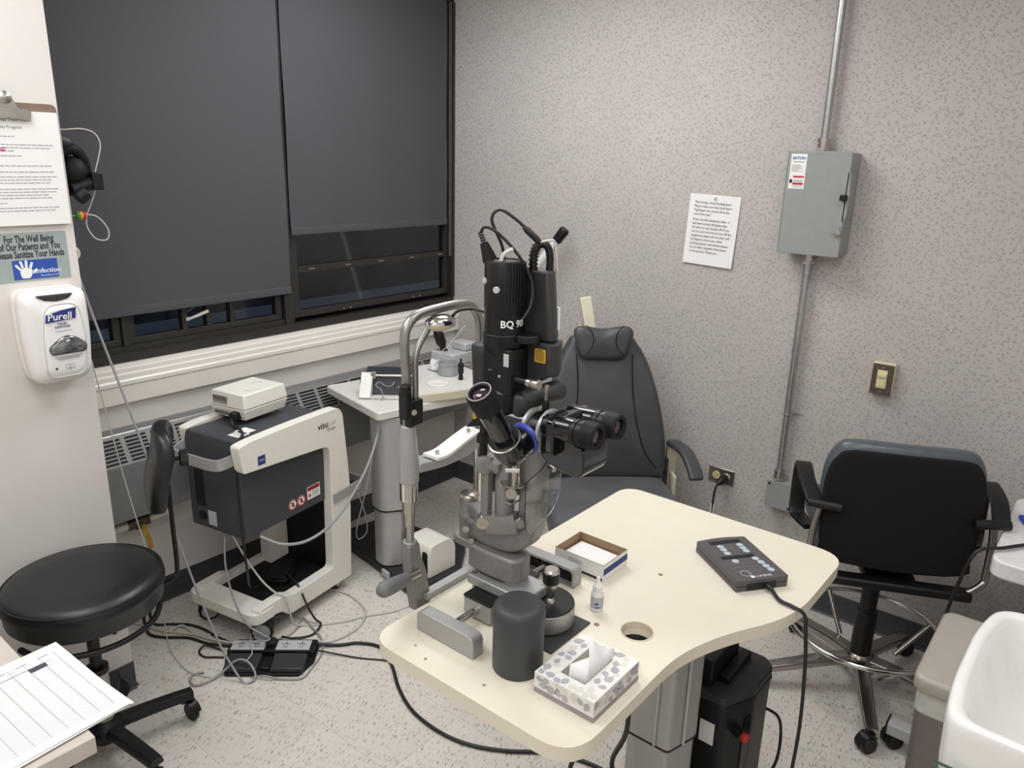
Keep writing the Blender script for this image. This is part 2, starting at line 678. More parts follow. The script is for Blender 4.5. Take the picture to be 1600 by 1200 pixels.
# ================================================================== the room
XB, XR, YR = 0.0, -4.3, -3.16          # back wall x, rear wall x, right wall y
m = MB()
m.box(XR - 0.1, 0.1, YR - 0.1, 0.1, -0.12, -0.004)
floor = struct(m.build('floor', mat('tile_joint', (198, 191, 183), 0.5), smooth=0))
TS = 0.3048
tm = MB().box(0.0003, TS - 0.0003, 0.0003, TS - 0.0003, -0.0035, 0.0)
tile_me = tm.mesh('tile', M_FLOOR, 0)
for i in range(15):
    for j in range(11):
        o = bpy.data.objects.new('tile', tile_me)
        COL.objects.link(o)
        o.parent = floor
        o.location = (-(i + 1) * TS + 0.11, -(j + 1) * TS + 0.17, 0)

struct(MB().box(XR - 0.1, 0.1, YR - 0.1, 0.4, CEIL, CEIL + 0.1).build('ceiling', M_CEIL, smooth=0))
struct(MB().box(0, 0.1, YR - 0.1, 0.1, 0, CEIL).build('wall_back', M_WALLPAPER, smooth=0))
m = MB()
m.box(XR - 0.1, -0.0005, 0, 0.1, 0, 0.995)
m.box(XR - 0.1, -0.0005, 0, 0.1, 2.5, CEIL)
m.box(XR - 0.1, -2.7, 0, 0.1, 0.995, 2.5)
struct(m.build('wall_window', M_WHITE, smooth=0))
struct(MB().box(XR - 0.1, -2.019, -0.43, -0.001, 0, CEIL).build('wall_pillar', M_WHITE, smooth=0))
struct(MB().box(XR - 0.1, 0, YR - 0.1, YR, 0, CEIL).build('wall_right', M_WHITE, smooth=0))
struct(MB().box(XR - 0.1, XR, YR, -0.43, 0, CEIL).build('wall_rear', M_WHITE, smooth=0))

# coved vinyl baseboards
PB = [(0, 0), (0.013, 0), (0.008, 0.004), (0.0035, 0.012), (0.003, 0.1), (0, 0.102)]
m = MB()
m.prism(PB, 0, 2.02, basis((-2.018, 0, 0), (0, -1, 0), (0, 0, 1)) @ Matrix.Diagonal((1, 1, -1, 1)))
struct(m.build('baseboard_window', M_BASEB))
m = MB()
m.prism(PB, 0, 3.14, basis((0, 0, 0), (-1, 0, 0), (0, 0, 1)) @ Matrix.Diagonal((1, 1, -1, 1)))
struct(m.build('baseboard_back', M_BASEB))
m = MB()
m.prism(PB, 0, 2.28, basis((-2.019, -0.43, 0), (0, -1, 0), (0, 0, 1)))
m.prism(PB, 0, 0.42, basis((-2.019, -0.43, 0), (1, 0, 0), (0, 0, 1)) @ Matrix.Diagonal((1, 1, -1, 1)))
struct(m.build('baseboard_pillar', M_BASEB))

# sill moulding under the window
prof = [(0.06, 0.992), (0.0, 0.997), (-0.006, 0.996), (-0.008, 0.985), (-0.014, 0.981), (-0.015, 0.966), (-0.021, 0.961),
        (-0.022, 0.944), (-0.028, 0.938), (-0.028, 0.925), (-0.024, 0.920), (-0.024, 0.857), (0.0, 0.857)]
m = MB()
m.prism(prof, 0, 2.018, basis((-2.018, 0, 0), (0, 1, 0), (0, 0, 1)))
struct(m.build('trim_1', M_TRIM, smooth=25))

# ---------------------------------------------------------------- window
win = bpy.data.objects.new('window_1', None)
COL.objects.link(win)
win.location = (-1.3, 0.05, 1.0)
struct(win)


def wpart(name, material, x0, x1, y0, y1, z0, z1, bevel=0.0):
    return MB().box(x0 + 1.3, x1 + 1.3, y0 - 0.05, y1 - 0.05, z0 - 1.0, z1 - 1.0).build(name, material, win, bevel, smooth=0)


wpart('bottom_rail', M_FRAME, -2.7, 0, 0.012, 0.1, 0.9975, 1.03)
wpart('bottom_rail', M_FRAME, -2.7, -1.0, 0.03, 0.1, 1.03, 1.052)
wpart('top_rail', M_FRAME, -2.7, 0, 0.012, 0.1, 2.45, 2.5)
wpart('jamb', M_FRAME, -0.018, 0, 0.004, 0.1, 1.03, 2.45)
wpart('mullion', M_FRAME, -1.035, -0.99, 0.022, 0.1, 1.03, 2.45)
wpart('mullion', M_FRAME, -1.72, -1.70, 0.03, 0.1, 1.05, 2.45)
wpart('mullion', M_FRAME, -2.15, -2.10, 0.03, 0.1, 1.05, 2.45)
# left pair of sashes
for (a, b) in ((-2.10, -1.722), (-1.698, -1.04)):
    wpart('sash_rail', M_FRAME, a, b, 0.04, 0.075, 1.052, 1.076, 0.002)
    wpart('sash_stile', M_FRAME, a, a + 0.028, 0.04, 0.075, 1.076, 2.45, 0.002)
    wpart('sash_stile', M_FRAME, b - 0.028, b, 0.04, 0.075, 1.076, 2.45, 0.002)
for x in (-1.475, -1.375, -1.272):
    wpart('glazing_bar', M_FRAME, x - 0.011, x + 0.011, 0.04, 0.075, 1.076, 2.45, 0.002)
for (a, b) in ((-2.072, -1.75), (-1.67, -1.486), (-1.464, -1.386), (-1.364, -1.283), (-1.261, -1.068)):
    wpart('pane', M_GLASS, a, b, 0.055, 0.059, 1.076, 2.45)
# right sash with its hopper light
wpart('sash_stile', M_FRAME, -0.985, -0.955, 0.03, 0.07, 1.05, 2.45, 0.002)
wpart('sash_stile', M_FRAME, -0.05, -0.02, 0.03, 0.07, 1.05, 2.45, 0.002)
wpart('sash_rail', M_FRAME, -0.955, -0.05, 0.028, 0.07, 1.245, 1.272, 0.002)
wpart('sash_rail', M_FRAME, -0.955, -0.05, 0.03, 0.07, 1.05, 1.078, 0.002)
wpart('pane', M_GLASS, -0.955, -0.05, 0.05, 0.054, 1.272, 2.45)
wpart('pane', M_GLASS, -0.955, -0.05, 0.05, 0.054, 1.078, 1.245)
for k in range(5):
    wpart('rivet', M_STEEL, -0.9 + k * 0.2, -0.87 + k * 0.2, 0.0265, 0.0285, 1.256, 1.261)
for x in (-0.72, -0.68, -0.28, -0.235):
    wpart('latch', M_STEEL, x, x + 0.008, 0.028, 0.031, 1.056, 1.064)
m = MB()
m.sweep([(-0.165, -0.012, 0.115), (-0.135, -0.03, 0.128), (-0.095, -0.04, 0.142)], [(-0.007, -0.004), (0.007, -0.004), (0.007, 0.004), (-0.007, 0.004)], sub=4)
m.cyl((-0.165, -0.012, 0.115), (-0.165, 0.0, 0.115), 0.008)
m.build('sash_handle', M_PIPE, win)

# ---------------------------------------------------------------- evening outside the panes
m = MB().box(-6, 4, 4.0, 4.3, 0.24, 6.0)
tag(m.build('neighbouring_building', M_EXT, smooth=0), 'pale blue-lit building facade seen through the window panes', 'building')
m = MB().box(-6, 4, 0.15, 4.0, -0.2, 0.1)
tag(m.build('flat_roof', M_EXTD, smooth=0), 'dark flat roof just outside the window', 'roof')


# ---------------------------------------------------------------- roller blinds
def blind(x0, x1, z0, y, label):
    t = thing('roller_blind', label, 'blind', ((x0 + x1) / 2, y, z0))
    w = (x1 - x0) / 2
    nx, nz = 24, 10
    H = 2.47 - z0
    m = MB()
    vs = []
    for s in (0.0, 0.0012):
        for j in range(nz + 1):
            for i in range(nx + 1):
                u = -w + 2 * w * i / nx
                z = H * j / nz
                vs.append((u, 0.0022 * sin(i * 0.9) * (1 - j / nz) + 0.003 * sin(j * 1.1 + i * 0.35) + s, z + 0.0))
    n1 = (nx + 1) * (nz + 1)
    fs = []
    for j in range(nz):
        for i in range(nx):
            a = j * (nx + 1) + i
            fs.append((a, a + 1, a + nx + 2, a + nx + 1))
            fs.append((a + n1, a + n1 + nx + 1, a + n1 + nx + 2, a + n1 + 1))
    m.add(vs, fs)
    m.build('fabric', M_BLIND, t, smooth=60)
    m = MB()
    m.prism(rounded([(-0.0035, 0), (0.0045, 0), (0.003, 0.032), (-0.0026, 0.032)], 0.003, 3), 0, 2 * w, basis((-w, 0, -0.004), (0, 1, 0), (0, 0, 1)))
    m.build('hem_bar', M_BLIND, t)
    m = MB()
    m.cyl((-w, 0.02, H + 0.0), (w, 0.02, H + 0.0), 0.02, n=16)
    m.build('roller', M_FRAME, t)
    return t


blind(-2.68, -1.006, 1.168, 0.014, 'wide charcoal roller blind drawn lower, beside the white pillar')
b2 = blind(-0.99, -0.052, 1.412, 0.012, 'narrower charcoal roller blind, raised higher, next to the flecked wall')
for dx in (0.0, 0.011):
    m = MB()
    z = 1.25
    while z < 2.45:
        m.add([(0, 0, 0.003), (0.0022, 0, 0), (0, 0.0022, 0), (-0.0022, 0, 0), (0, -0.0022, 0), (0, 0, -0.003)],
              [(0, 1, 2), (0, 2, 3), (0, 3, 4), (0, 4, 1), (5, 2, 1), (5, 3, 2), (5, 4, 3), (5, 1, 4)],
              Matrix.Translation((-0.036 + dx + 0.521, -0.004, z - 1.412)))
        z += 0.0066
    o = m.build('bead_chain', M_FAINT, b2)
    o['kind'] = 'stuff'

# ---------------------------------------------------------------- convector under the window
hx0, hx1 = -2.017, -0.012
t = thing('convector_cover', 'grey enamelled convector heater cover with slotted sloping top below the window', 'heater', (hx0, 0, 0.455))
prof = [(0, 0.308), (-0.035, 0.306), (-0.044, 0.300), (-0.107, 0.200), (-0.110, 0.19), (-0.110, -0.01), (-0.1, -0.01), (-0.1, 0.18), (-0.04, 0.27), (0, 0.27)]
m = MB()
m.prism(prof, 0, hx1 - hx0, basis((0, -0.001, 0), (0, 1, 0), (0, 0, 1)) @ Matrix.Diagonal((1, 1, 1, 1)))
m.build('casing', M_HEATFR, t)
# slope frame: right direction +x, up direction along slope
dn = Vector((0, -0.107 + 0.044, 0.200 - 0.300))
SL = basis((0, -0.044 - 0.001, 0.300), (1, 0, 0), -dn)
Ls = dn.length
m = MB()
m.box(0, hx1 - hx0, -Ls, 0.0, 0.0008, 0.0022, SL)
m.build('sloping_panel', M_HEATER, t, smooth=0)
m = MB()
m.box(0, hx1 - hx0, -0.004, 0.0, 0.0022, 0.004, SL)
m.build('bright_edge', M_STEEL, t, smooth=0)
x = 0.03
while x + 0.075 < hx1 - hx0 - 0.12:
    g = MB()
    for k in range(7):
        y1 = -0.016 - k * 0.0142
        g.box(x, x + 0.077, y1 - 0.0085, y1, 0.0016, 0.0027, SL)
    g.build('vent_slots', M_BLACKM, t, smooth=0)
    x += 0.094
m = MB()
for xx in (hx1 - hx0 - 0.10,):
    m.box(xx, xx + 0.003, -Ls, 0, 0.002, 0.0045, SL)
m.build('panel_joint', M_HEATFR, t, smooth=0)

# pipe and valve below the cover, by the pillar
t = thing('heating_pipe', 'white painted heating pipe with a bronze valve and brass lever under the heater', 'pipe', (-1.85, -0.06, 0.40))
m = MB()
m.tube([(-0.165, 0, -0.0), (0.0, 0, 0.0), (0.12, 0, 0.003), (0.175, 0, 0.012), (0.2, 0.0, 0.045), (0.2, 0.0, 0.1)], 0.017, 14)
m.build('pipe', M_PIPE, t)
m = MB()
m.cyl((0.02, 0, 0), (0.10, 0, 0.002), 0.022, n=8)
m.cyl((0.05, 0, 0.001), (0.07, 0, 0.001), 0.027, n=12)
m.cyl((0.062, 0, 0), (0.062, -0.04, 0), 0.011)
m.build('valve_body', M_RUST, t)
m = MB()
m.sweep([(0.062, -0.042, 0.004), (0.066, -0.046, -0.03), (0.076, -0.043, -0.06), (0.08, -0.043, -0.1)], [(-0.008, -0.002), (0.008, -0.002), (0.008, 0.002), (-0.008, 0.002)], up=(0, -1, 0), sub=3)
m.build('lever', M_BRASS, t)

# ================================================================== things on the pillar
PY = -0.43


def on_pillar(x, z, y=0.0):
    return basis((x, y, z), (1, 0, 0), (0, 0, 1))


t = thing('clipboard', 'brown clipboard holding a printed safety page, hanging on the white pillar', 'clipboard', (-2.15, PY, 1.545))
m = MB()
m.prism(rounded(rect(-0.118, 0.126, -0.005, 0.308), 0.016), 0.0, 0.004, on_pillar(0, 0))
m.build('board', M_BOARD, t)
m = MB()
for k in range(4):
    m.prism(rect(-0.112 + k * 0.0015, 0.120 + k * 0.0007, 0.002 - k * 0.002, 0.287), 0.0045 + k * 0.0022, 0.0063 + k * 0.0022, on_pillar(0, 0))
m.build('paper_stack', M_PAPER, t, smooth=0)
S = on_pillar(0, 0, -0.0131)
text('Laser Safety Program', 0.0105, M_INK, t, S @ Matrix.Translation((-0.012, 0.243, 0)), align='CENTER')
text('Ophthalmology Department', 0.0105, M_INK, t, S @ Matrix.Translation((-0.006, 0.262, 0)), align='CENTER')
rr = []
random.seed(7)
y = 0.222
while y > 0.03:
    w = random.choice((0.045, 0.06, 0.11, 0.18, 0.19, 0.2))
    x = -0.098 + random.choice((0, 0.01))
    while w > 0.006:
        k = min(w, random.uniform(0.006, 0.018))
        rr.append((x, min(x + k, 0.108), y, y + 0.0022))
        x += k + 0.0022
        w -= k + 0.0022
    y -= random.choice((0.0078, 0.0078, 0.0125))
bars(rr, S, M_FAINT, t, 'printed_lines')
bars([(-0.06, -0.014, 0.186, 0.195)], S, M_PINK, t, 'highlight')
m = MB()
m.sweep([(-0.055, -0.019, 0.275), (0.0, -0.021, 0.283), (0.055, -0.019, 0.276)], [(-0.014, -0.003), (0.01, -0.006), (0.014, 0.004), (-0.012, 0.004)], up=(0, -1, 0), sub=4)
m.cyl((-0.05, -0.015, 0.285), (0.05, -0.015, 0.285), 0.0075)
m.prism(rounded([(-0.032, 0.285), (0.032, 0.285), (0.014, 0.325), (-0.014, 0.325)], 0.008), 0.012, 0.02, on_pillar(0, 0))
m.lathe([(0.016, 0), (0.016, 0.006), (0.008, 0.011), (0, 0.012)], on_pillar(0, 0.318, -0.018), 20)
m.build('spring_clip', M_STEEL, t)

t = thing('hand_hygiene_sign', 'grey-green sign with bold black wording and a white hand on blue, above the dispenser', 'sign', (-2.135, PY, 1.39))
m = MB().box(-0.095, 0.092, -0.0015, -0.0002, 0.001, 0.131)
m.build('card', M_SIGN, t, smooth=0)
S = on_pillar(0, 0, -0.0018)
for k, (s, sz) in enumerate((('For The Well Being', 0.0225), ('of Our Patients and You', 0.0225), ('Please Sanitize Your Hands', 0.0225))):
    text(s, 0.0255, M_INK, t, S @ Matrix.Translation((-0.002, 0.106 - k * 0.0205, 0)), align='CENTER', bold=0.0007, xs=0.60)
bars([(-0.052, 0.06, 0.006, 0.058)], S, M_BLUE, t, 'blue_field')
S2 = on_pillar(0, 0, -0.0022)
h = MB()
palm = [(-0.032, 0.009), (-0.012, 0.009), (-0.004, 0.024), (-0.006, 0.036), (-0.03, 0.038), (-0.036, 0.026)]
h.prism(rounded(palm, 0.004, 3), 0, 0.0002, S2)
for (x, y, a, l) in ((-0.033, 0.032, 128, 0.019), (-0.027, 0.036, 104, 0.021), (-0.019, 0.037, 86, 0.021), (-0.010, 0.035, 68, 0.018), (-0.006, 0.022, 38, 0.017)):
    c, s_ = cos(radians(a)), sin(radians(a))
    q = [(x - s_ * 0.0032, y + c * 0.0032), (x + s_ * 0.0032, y - c * 0.0032), (x + c * l + s_ * 0.003, y + s_ * l - c * 0.003), (x + c * l - s_ * 0.003, y + s_ * l + c * 0.003)]
    h.prism(rounded(q, 0.0028, 3), 0, 0.0002, S2)
h.build('hand_symbol', M_WHITEP, t, smooth=0)
text('Infection:', 0.0185, M_WHITEP, t, S2 @ Matrix.Translation((0.0, 0.021, 0.0004)), shear=0.25, bold=0.0002)
text("Don't Pass It On", 0.0065, M_WHITEP, t, S2 @ Matrix.Translation((0.014, 0.0115, 0.0004)), shear=0.25)

t = thing('sanitizer_dispenser', 'white wall-mounted hand sanitizer dispenser with a clear sight window', 'dispenser', (-2.12, PY, 1.11))
m = MB()
out = rounded([(-0.078, 0.0), (0.072, 0.0), (0.086, 0.12), (0.084, 0.262), (-0.086, 0.262), (-0.09, 0.12)], [0.04, 0.04, 0.06, 0.03, 0.03, 0.06], 5)
m.prism(out, 0.0, 0.02, on_pillar(0, 0))
m.build('back_plate', M_CREAM, t, 0.002)
m = MB()
m.cushion(out, 0.018, 0.082, 0.030, dome=0.006, M=on_pillar(0, 0), steps=6)
m.build('cover', mat('gloss_white_plastic', (236, 233, 231), 0.22, var=0.01), t, smooth=60)
m = MB()
m.cushion(rounded([(-0.05, 0.022), (0.05, 0.022), (0.062, 0.13), (0.05, 0.225), (-0.036, 0.225), (-0.05, 0.13)], 0.03, 5), 0.078, 0.0945, 0.012, dome=0.003, M=on_pillar(0, 0))
m.build('front_panel', mat('gloss_white_plastic', (236, 233, 231), 0.22), t, smooth=60)
m = MB()
m.cushion(rounded([(-0.05, 0.25), (0.045, 0.25), (0.03, 0.236), (0.0, 0.231), (-0.03, 0.236)], 0.005, 3), 0.06, 0.083, 0.003, M=on_pillar(0, 0))
m.build('top_window', M_DKGREY, t)
m = MB()
m.cushion(rounded([(-0.038, 0.088), (0.052, 0.088), (0.058, 0.108), (0.03, 0.133), (0.008, 0.14), (-0.012, 0.133), (-0.043, 0.108)], 0.012, 4), 0.092, 0.104, 0.008, dome=0.006, M=on_pillar(0, 0))
m.build('sight_window', mat('smoked_clear_plastic', (120, 122, 122), 0.06, metal=0.55, var=0.5, scale=60), t, smooth=60)
S = on_pillar(0, 0, -0.0985)
m = MB()
m.prism([(-0.042, 0.178), (0.036, 0.184), (0.04, 0.214), (0.0, 0.209), (-0.038, 0.2)], 0, 0.0004, S)
m.build('brand_field', M_NAVY, t, smooth=0)
text('Purell', 0.027, M_WHITEP, t, S @ Matrix.Translation((-0.036, 0.184, 0.0008)), bold=0.0004, shear=0.1)
text('HAND\nSANITIZER', 0.0085, M_NAVY, t, S @ Matrix.Translation((0.0, 0.17, 0.0004)), align='CENTER', bold=0.0002)
rr = [(-0.02, 0.022, 0.152, 0.1535), (-0.03, 0.042, 0.079, 0.0815), (-0.022, 0.034, 0.0735, 0.076)]
bars(rr, S, M_FAINT, t, 'small_print')
m = MB()
m.lathe([(0.003, 0), (0.003, 0.001)], S @ Matrix.Translation((-0.03, 0.05, 0)), 12)
m.build('indicator', M_BLACK, t)
bars([(-0.006, 0.018, 0.046, 0.048), (0.004, 0.0055, 0.04, 0.062), (-0.008, 0.002, 0.056, 0.0575), (0.008, 0.018, 0.056, 0.0575)], S, M_FAINT, t, 'wave_symbol')

# headset and bracket on the hidden side of the pillar
t = thing('wall_headset', 'black examination headset on a clear bracket with a looped pale lead, at the pillar edge', 'headset', (-2.019, -0.3, 1.55))
m = MB()
m.prism(rounded(rect(-0.05, 0.05, -0.03, 0.28), 0.01), 0, 0.028, basis((0, 0, 0), (0, 1, 0), (0, 0, 1)))
m.build('bracket', mat('clear_grey_plastic', (120, 124, 128), 0.15, var=0.1), t, 0.003)
m = MB()
m.cyl((0.03, 0, 0.215), (0.065, 0, 0.205), 0.02, n=16)
m.build('bracket_knob', M_DKGREY, t)
m = MB()
m.tube([(0.03, 0, 0.17), (0.07, -0.01, 0.19), (0.10, 0, 0.165), (0.11, 0.01, 0.12), (0.09, 0.0, 0.085), (0.05, 0, 0.075), (0.035, 0, 0.12)], 0.016, 10)
m.ball((0.07, 0, 0.125), (0.04, 0.04, 0.045))
m.build('headband', M_BLACKM, t, smooth=60)
m = MB()
m.cyl((0.05, -0.02, 0.075), (0.11, -0.02, 0.095), 0.02, n=16)
m.box(0.105, 0.135, -0.045, -0.005, 0.075, 0.125)
m.cyl((0.06, -0.03, 0.05), (0.085, -0.03, 0.07), 0.022, n=16)
m.build('optics_block', M_BLACK, t, 0.003)
m = MB()
m.tube([(0.03, 0, 0.245), (0.06, 0, 0.243), (0.11, 0, 0.247), (0.145, 0, 0.235), (0.157, 0, 0.205), (0.147, 0, 0.165), (0.133, 0, 0.125), (0.128, 0, 0.08), (0.11, 0, 0.035), (0.093, 0, 0.0),
        (0.09, 0, -0.035), (0.11, 0, -0.07), (0.143, 0, -0.075), (0.15, 0, -0.045), (0.125, 0, -0.008), (0.095, 0, 0.002), (0.06, 0, 0.0), (0.03, 0, 0.005)], 0.002, 7)
m.build('lead', M_CABLEW, t)
for k, mm in enumerate((M_GREEN, M_YELLOW, M_RED)):
    m = MB().cyl((0.062 + k * 0.009, 0, 0.0), (0.07 + k * 0.009, 0, 0.0), 0.012, n=14)
    m.build('colour_band', mm, t)
m = MB()
m.tube([(0.02, 0, -0.10), (0.045, 0, -0.095), (0.055, 0, -0.11), (0.045, 0, -0.125), (0.02, 0, -0.125)], 0.006, 8)
m.build('hook', M_PIPE, t)

# ================================================================== things on the flecked wall
def on_wall(y, z, x=0.0):
    return basis((x, y, z), (0, -1, 0), (0, 0, 1))


t = thing('electrical_disconnect_box', 'grey metal disconnect switch box with warning sticker on the flecked wall', 'electrical box', (0, -1.84, 1.44))
W, H = 0.108, 0.355
m = MB().box(-0.098, -0.001, -W, W, 0.004, H - 0.004)
m.build('enclosure', M_GREYBOX, t, 0.003)
m = MB()
m.box(-0.104, -0.098, -W + 0.001, W + 0.006, -0.004, H)
m.box(-0.104, -0.02, W, W + 0.004, -0.002, H - 0.002)
m.build('door', M_GREYBOX, t, 0.0015)
S = on_wall(0, 0, -0.1046)
m = MB().prism(rect(-W + 0.008, -W + 0.064, 0.225, 0.345), 0, 0.0004, S)
m.build('sticker', M_PAPER, t, smooth=0)
S2 = on_wall(0, 0, -0.1052)
m = MB()
text('EATON', 0.0135, M_BLUE, t, S2 @ Matrix.Translation((-W + 0.036, 0.326, 0)), align='CENTER', bold=0.0005)
text('Cutler-Hammer', 0.006, M_INK, t, S2 @ Matrix.Translation((-W + 0.036, 0.316, 0)), align='CENTER', bold=0.0001)
rr = []
y = 0.307
random.seed(3)
while y > 0.283:
    rr.append((-W + 0.013, -W + 0.013 + random.uniform(0.025, 0.046), y, y + 0.0012))
    y -= 0.0032
rr += [(-W + 0.024, -W + 0.058, 0.255 - k * 0.003, 0.2562 - k * 0.003) for k in range(4)] + [(-W + 0.024, -W + 0.058, 0.234 - k * 0.003, 0.2352 - k * 0.003) for k in range(2)]
bars(rr, S2, M_FAINT, t, 'small_print')
bars([(-W + 0.022, -W + 0.06, 0.2635, 0.27), (-W + 0.022, -W + 0.06, 0.239, 0.2455)], S2, M_REDP, t, 'warning_strip')
m = MB()
m.prism(circ(0.0055, 14, -W + 0.0155, 0.251, 0.0075), 0, 0.0003, S2)
m.build('shock_symbol', M_INK, t, smooth=0)
text('400-0527 20', 0.0085, M_FAINT, t, on_wall(0, 0, -0.1046) @ Matrix.Translation((-0.022, H - 0.014, 0)))
# side lever recess and handle
m = MB()
m.prism([(0.0, 0.11), (0.014, 0.135), (0.018, 0.2), (0.01, 0.285), (0.0, 0.29)], 0, 0.05, basis((-0.104, -W - 0.004, 0), (0.0, -1, 0), (0, 0, 1)) @ Matrix.Translation((-0.012, 0, -0.05)))
m.build('lever_guard', M_GREYBOX, t, 0.002)
m = MB()
m.box(-0.128, -0.106, -W - 0.004, -W + 0.018, 0.192, 0.212)
m.build('lever_grip', M_BLACK, t, 0.003)
m = MB()
m.cyl((-0.105, -W + 0.008, 0.083), (-0.118, -W + 0.008, 0.083), 0.008, n=14)
m.sweep([(-0.116, -W + 0.03, 0.083), (-0.118, -W + 0.01, 0.083), (-0.116, -W + 0.002, 0.083)], [(-0.004, -0.002), (0.004, -0.002), (0.004, 0.002), (-0.004, 0.002)], sub=3)
m.cyl((-0.104, -W + 0.006, 0.09), (-0.104, -W + 0.006, 0.104), 0.004, n=8)
m.build('door_latch', M_STEEL, t)


def conduit(label, y, z0, z1, conn):
    t = thing('conduit', label, 'conduit', (-0.035, y, z0))
    m = MB().cyl((0, 0, 0), (0, 0, z1 - z0), 0.0135, n=18)
    m.build('tube', M_GALV, t)
    for z in conn:
        m = MB()
        z -= z0
        m.cyl((0, 0, z), (0, 0, z + 0.038), 0.0180, n=18)
        m.cyl((0, 0, z - 0.002), (0, 0, z + 0.008), 0.0225, n=6)
        m.cyl((0, 0, z + 0.014), (0, 0, z + 0.019), 0.0215, n=18)
        m.cyl((0, 0, z + 0.028), (0, 0, z + 0.039), 0.0220, n=18)
        m.build('connector', M_STEEL, t)
    return t


conduit('upper galvanised conduit rising from the disconnect box to the ceiling', -1.823, 1.797, CEIL, (1.799,))
c = conduit('lower galvanised conduit running down from the disconnect box to the small junction box', -1.823, 0.53, 1.436, (0.532, 1.399))
m = MB()
m.sweep([(0, 0.016, 0), (-0.016, 0, 0), (0, -0.016, 0), (0.03, -0.02, 0), (0.033, -0.045, 0)], [(-0.006, -0.001), (0.006, -0.001), (0.006, 0.001), (-0.006, 0.001)], sub=4)
m.v = [Vector((p.x, p.y, p.z + 0.28)) for p in m.v]
m.build('strap', M_GALV, c)

t = thing('junction_box', 'small grey square junction box at the foot of the conduit', 'junction box', (0, -1.84, 0.415))
m = MB().box(-0.055, -0.001, -0.053, 0.053, 0, 0.112)
m.build('box', M_GREYBOX, t, 0.002)
m = MB().box(-0.058, -0.055, -0.054, 0.054, -0.001, 0.113)
m.build('lid', M_GREYBOX, t, 0.001)
m = MB()
for yy, zz in ((0.043, 0.1), (-0.043, 0.012)):
    m.cyl((-0.058, yy, zz), (-0.061, yy, zz), 0.005, n=10)
m.build('screw', M_BLACK, t)

t = thing('notice_sheet', 'white printed notice pinned to the flecked wall', 'notice', (-0.002, -1.41, 1.345))
SH = Matrix.Rotation(radians(2.0), 4, 'X')
nx, ny = 8, 10
m = MB()
vs, fs = [], []
for s in (0, 1):
    for j in range(ny + 1):
        for i in range(nx + 1):
            u = -0.108 + 0.216 * i / nx
            w = 0.279 * j / ny
            d = 0.0015 + 0.006 * (1 - j / ny) ** 2 * (0.4 + 0.6 * i / nx) + s * 0.0005
            vs.append((-d, -u, w))
n1 = (nx + 1) * (ny + 1)
for j in range(ny):
    for i in range(nx):
        a = j * (nx + 1) + i
        fs.append((a, a + nx + 1, a + nx + 2, a + 1))
        fs.append((a + n1, a + n1 + 1, a + n1 + nx + 2, a + n1 + nx + 1))
m.add(vs, fs, SH)
m.build('sheet', M_PAPER, t, smooth=60)
body = ("This is long a long standing laser.\nPlease make sure that both lasers\nYag/Argon are turned off at the\nend of the day!!\n"
        "If you use the equipment after  it\nhas been turned off please take\nthe time to turn it back off. If you\nare not sure on how to turn off the\n"
        "equipment please ask me and I will\nbe happy to show you. when\nprinting patient information please\ndo not leave valuable information\non the printer Thank you")
for k, line in enumerate(body.split('\n')):
    zz = 0.243 - k * 0.0158 - (0.005 if k > 3 else 0)
    text(line, 0.0132, M_NOTE, t, SH @ on_wall(0, 0, -0.0032 - 0.0062 * (1 - zz / 0.279) ** 2) @ Matrix.Translation((-0.084, zz, 0)), bold=0.0, xs=0.90)
m = MB().lathe([(0.005, 0), (0.006, 0.003), (0.003, 0.006), (0.005, 0.011), (0, 0.012)], SH @ on_wall(0.0, 0.27, -0.003), 14)
m.build('push_pin', M_WHITEP, t)

t = thing('dimmer_switch', 'brown wall plate dimmer with an ivory slider on a cream backing box', 'switch', (0, -2.139, 0.955))
m = MB().box(-0.027, -0.001, -0.038, 0.038, 0, 0.118)
m.build('backing_box', M_IVORY, t, 0.003)
m = MB().box(-0.032, -0.027, -0.036, 0.036, 0.002, 0.114)
m.build('plate', mat('brown_metal_plate', (92, 82, 74), 0.4, metal=0.3), t, 0.002)
m = MB()
m.box(-0.035, -0.032, -0.017, 0.017, 0.026, 0.093)
m.box(-0.037, -0.034, -0.0135, 0.0135, 0.032, 0.066)
m.build('paddle', M_IVORY, t, 0.001)
m = MB().box(-0.042, -0.034, -0.015, 0.015, 0.067, 0.081)
m.build('slider', M_IVORY, t, 0.002)
m = MB()
for zz in (0.014, 0.102):
    m.cyl((-0.032, 0, zz), (-0.033, 0, zz), 0.003, n=10)
m.build('screw', M_STEEL, t)

t = thing('wall_outlet', 'steel outlet plate with two ivory sockets low on the flecked wall', 'outlet', (0, -1.571, 0.428))
m = MB().box(-0.005, -0.0005, -0.058, 0.058, 0, 0.068)
m.build('plate', M_STEEL, t, 0.002)
m = MB()
for yy in (0.022, -0.022):
    m.cyl((-0.004, yy, 0.034), (-0.0085, yy, 0.034), 0.0165, n=20)
m.build('socket', M_IVORY, t)
m = MB()
for a in (-0.006, 0.006):
    m.box(-0.0092, -0.008, 0.022 + a - 0.001, 0.022 + a + 0.001, 0.034, 0.042)
m.cyl((-0.008, 0.022, 0.028), (-0.0092, 0.022, 0.028), 0.0022, n=8)
m.build('slots', M_BLACK, t)
t = thing('plugged_lead', 'black plug in the outlet with a lead dropping past a white tag', 'power lead', (-0.009, -1.593, 0.462))
m = MB()
m.turn((0.0, 0, 0), (-0.05, 0.012, -0.018), [(0.017, 0), (0.018, 0.4), (0.013, 0.75), (0.007, 1.0)], 16)
m.build('plug', M_BLACK, t)
m = MB()
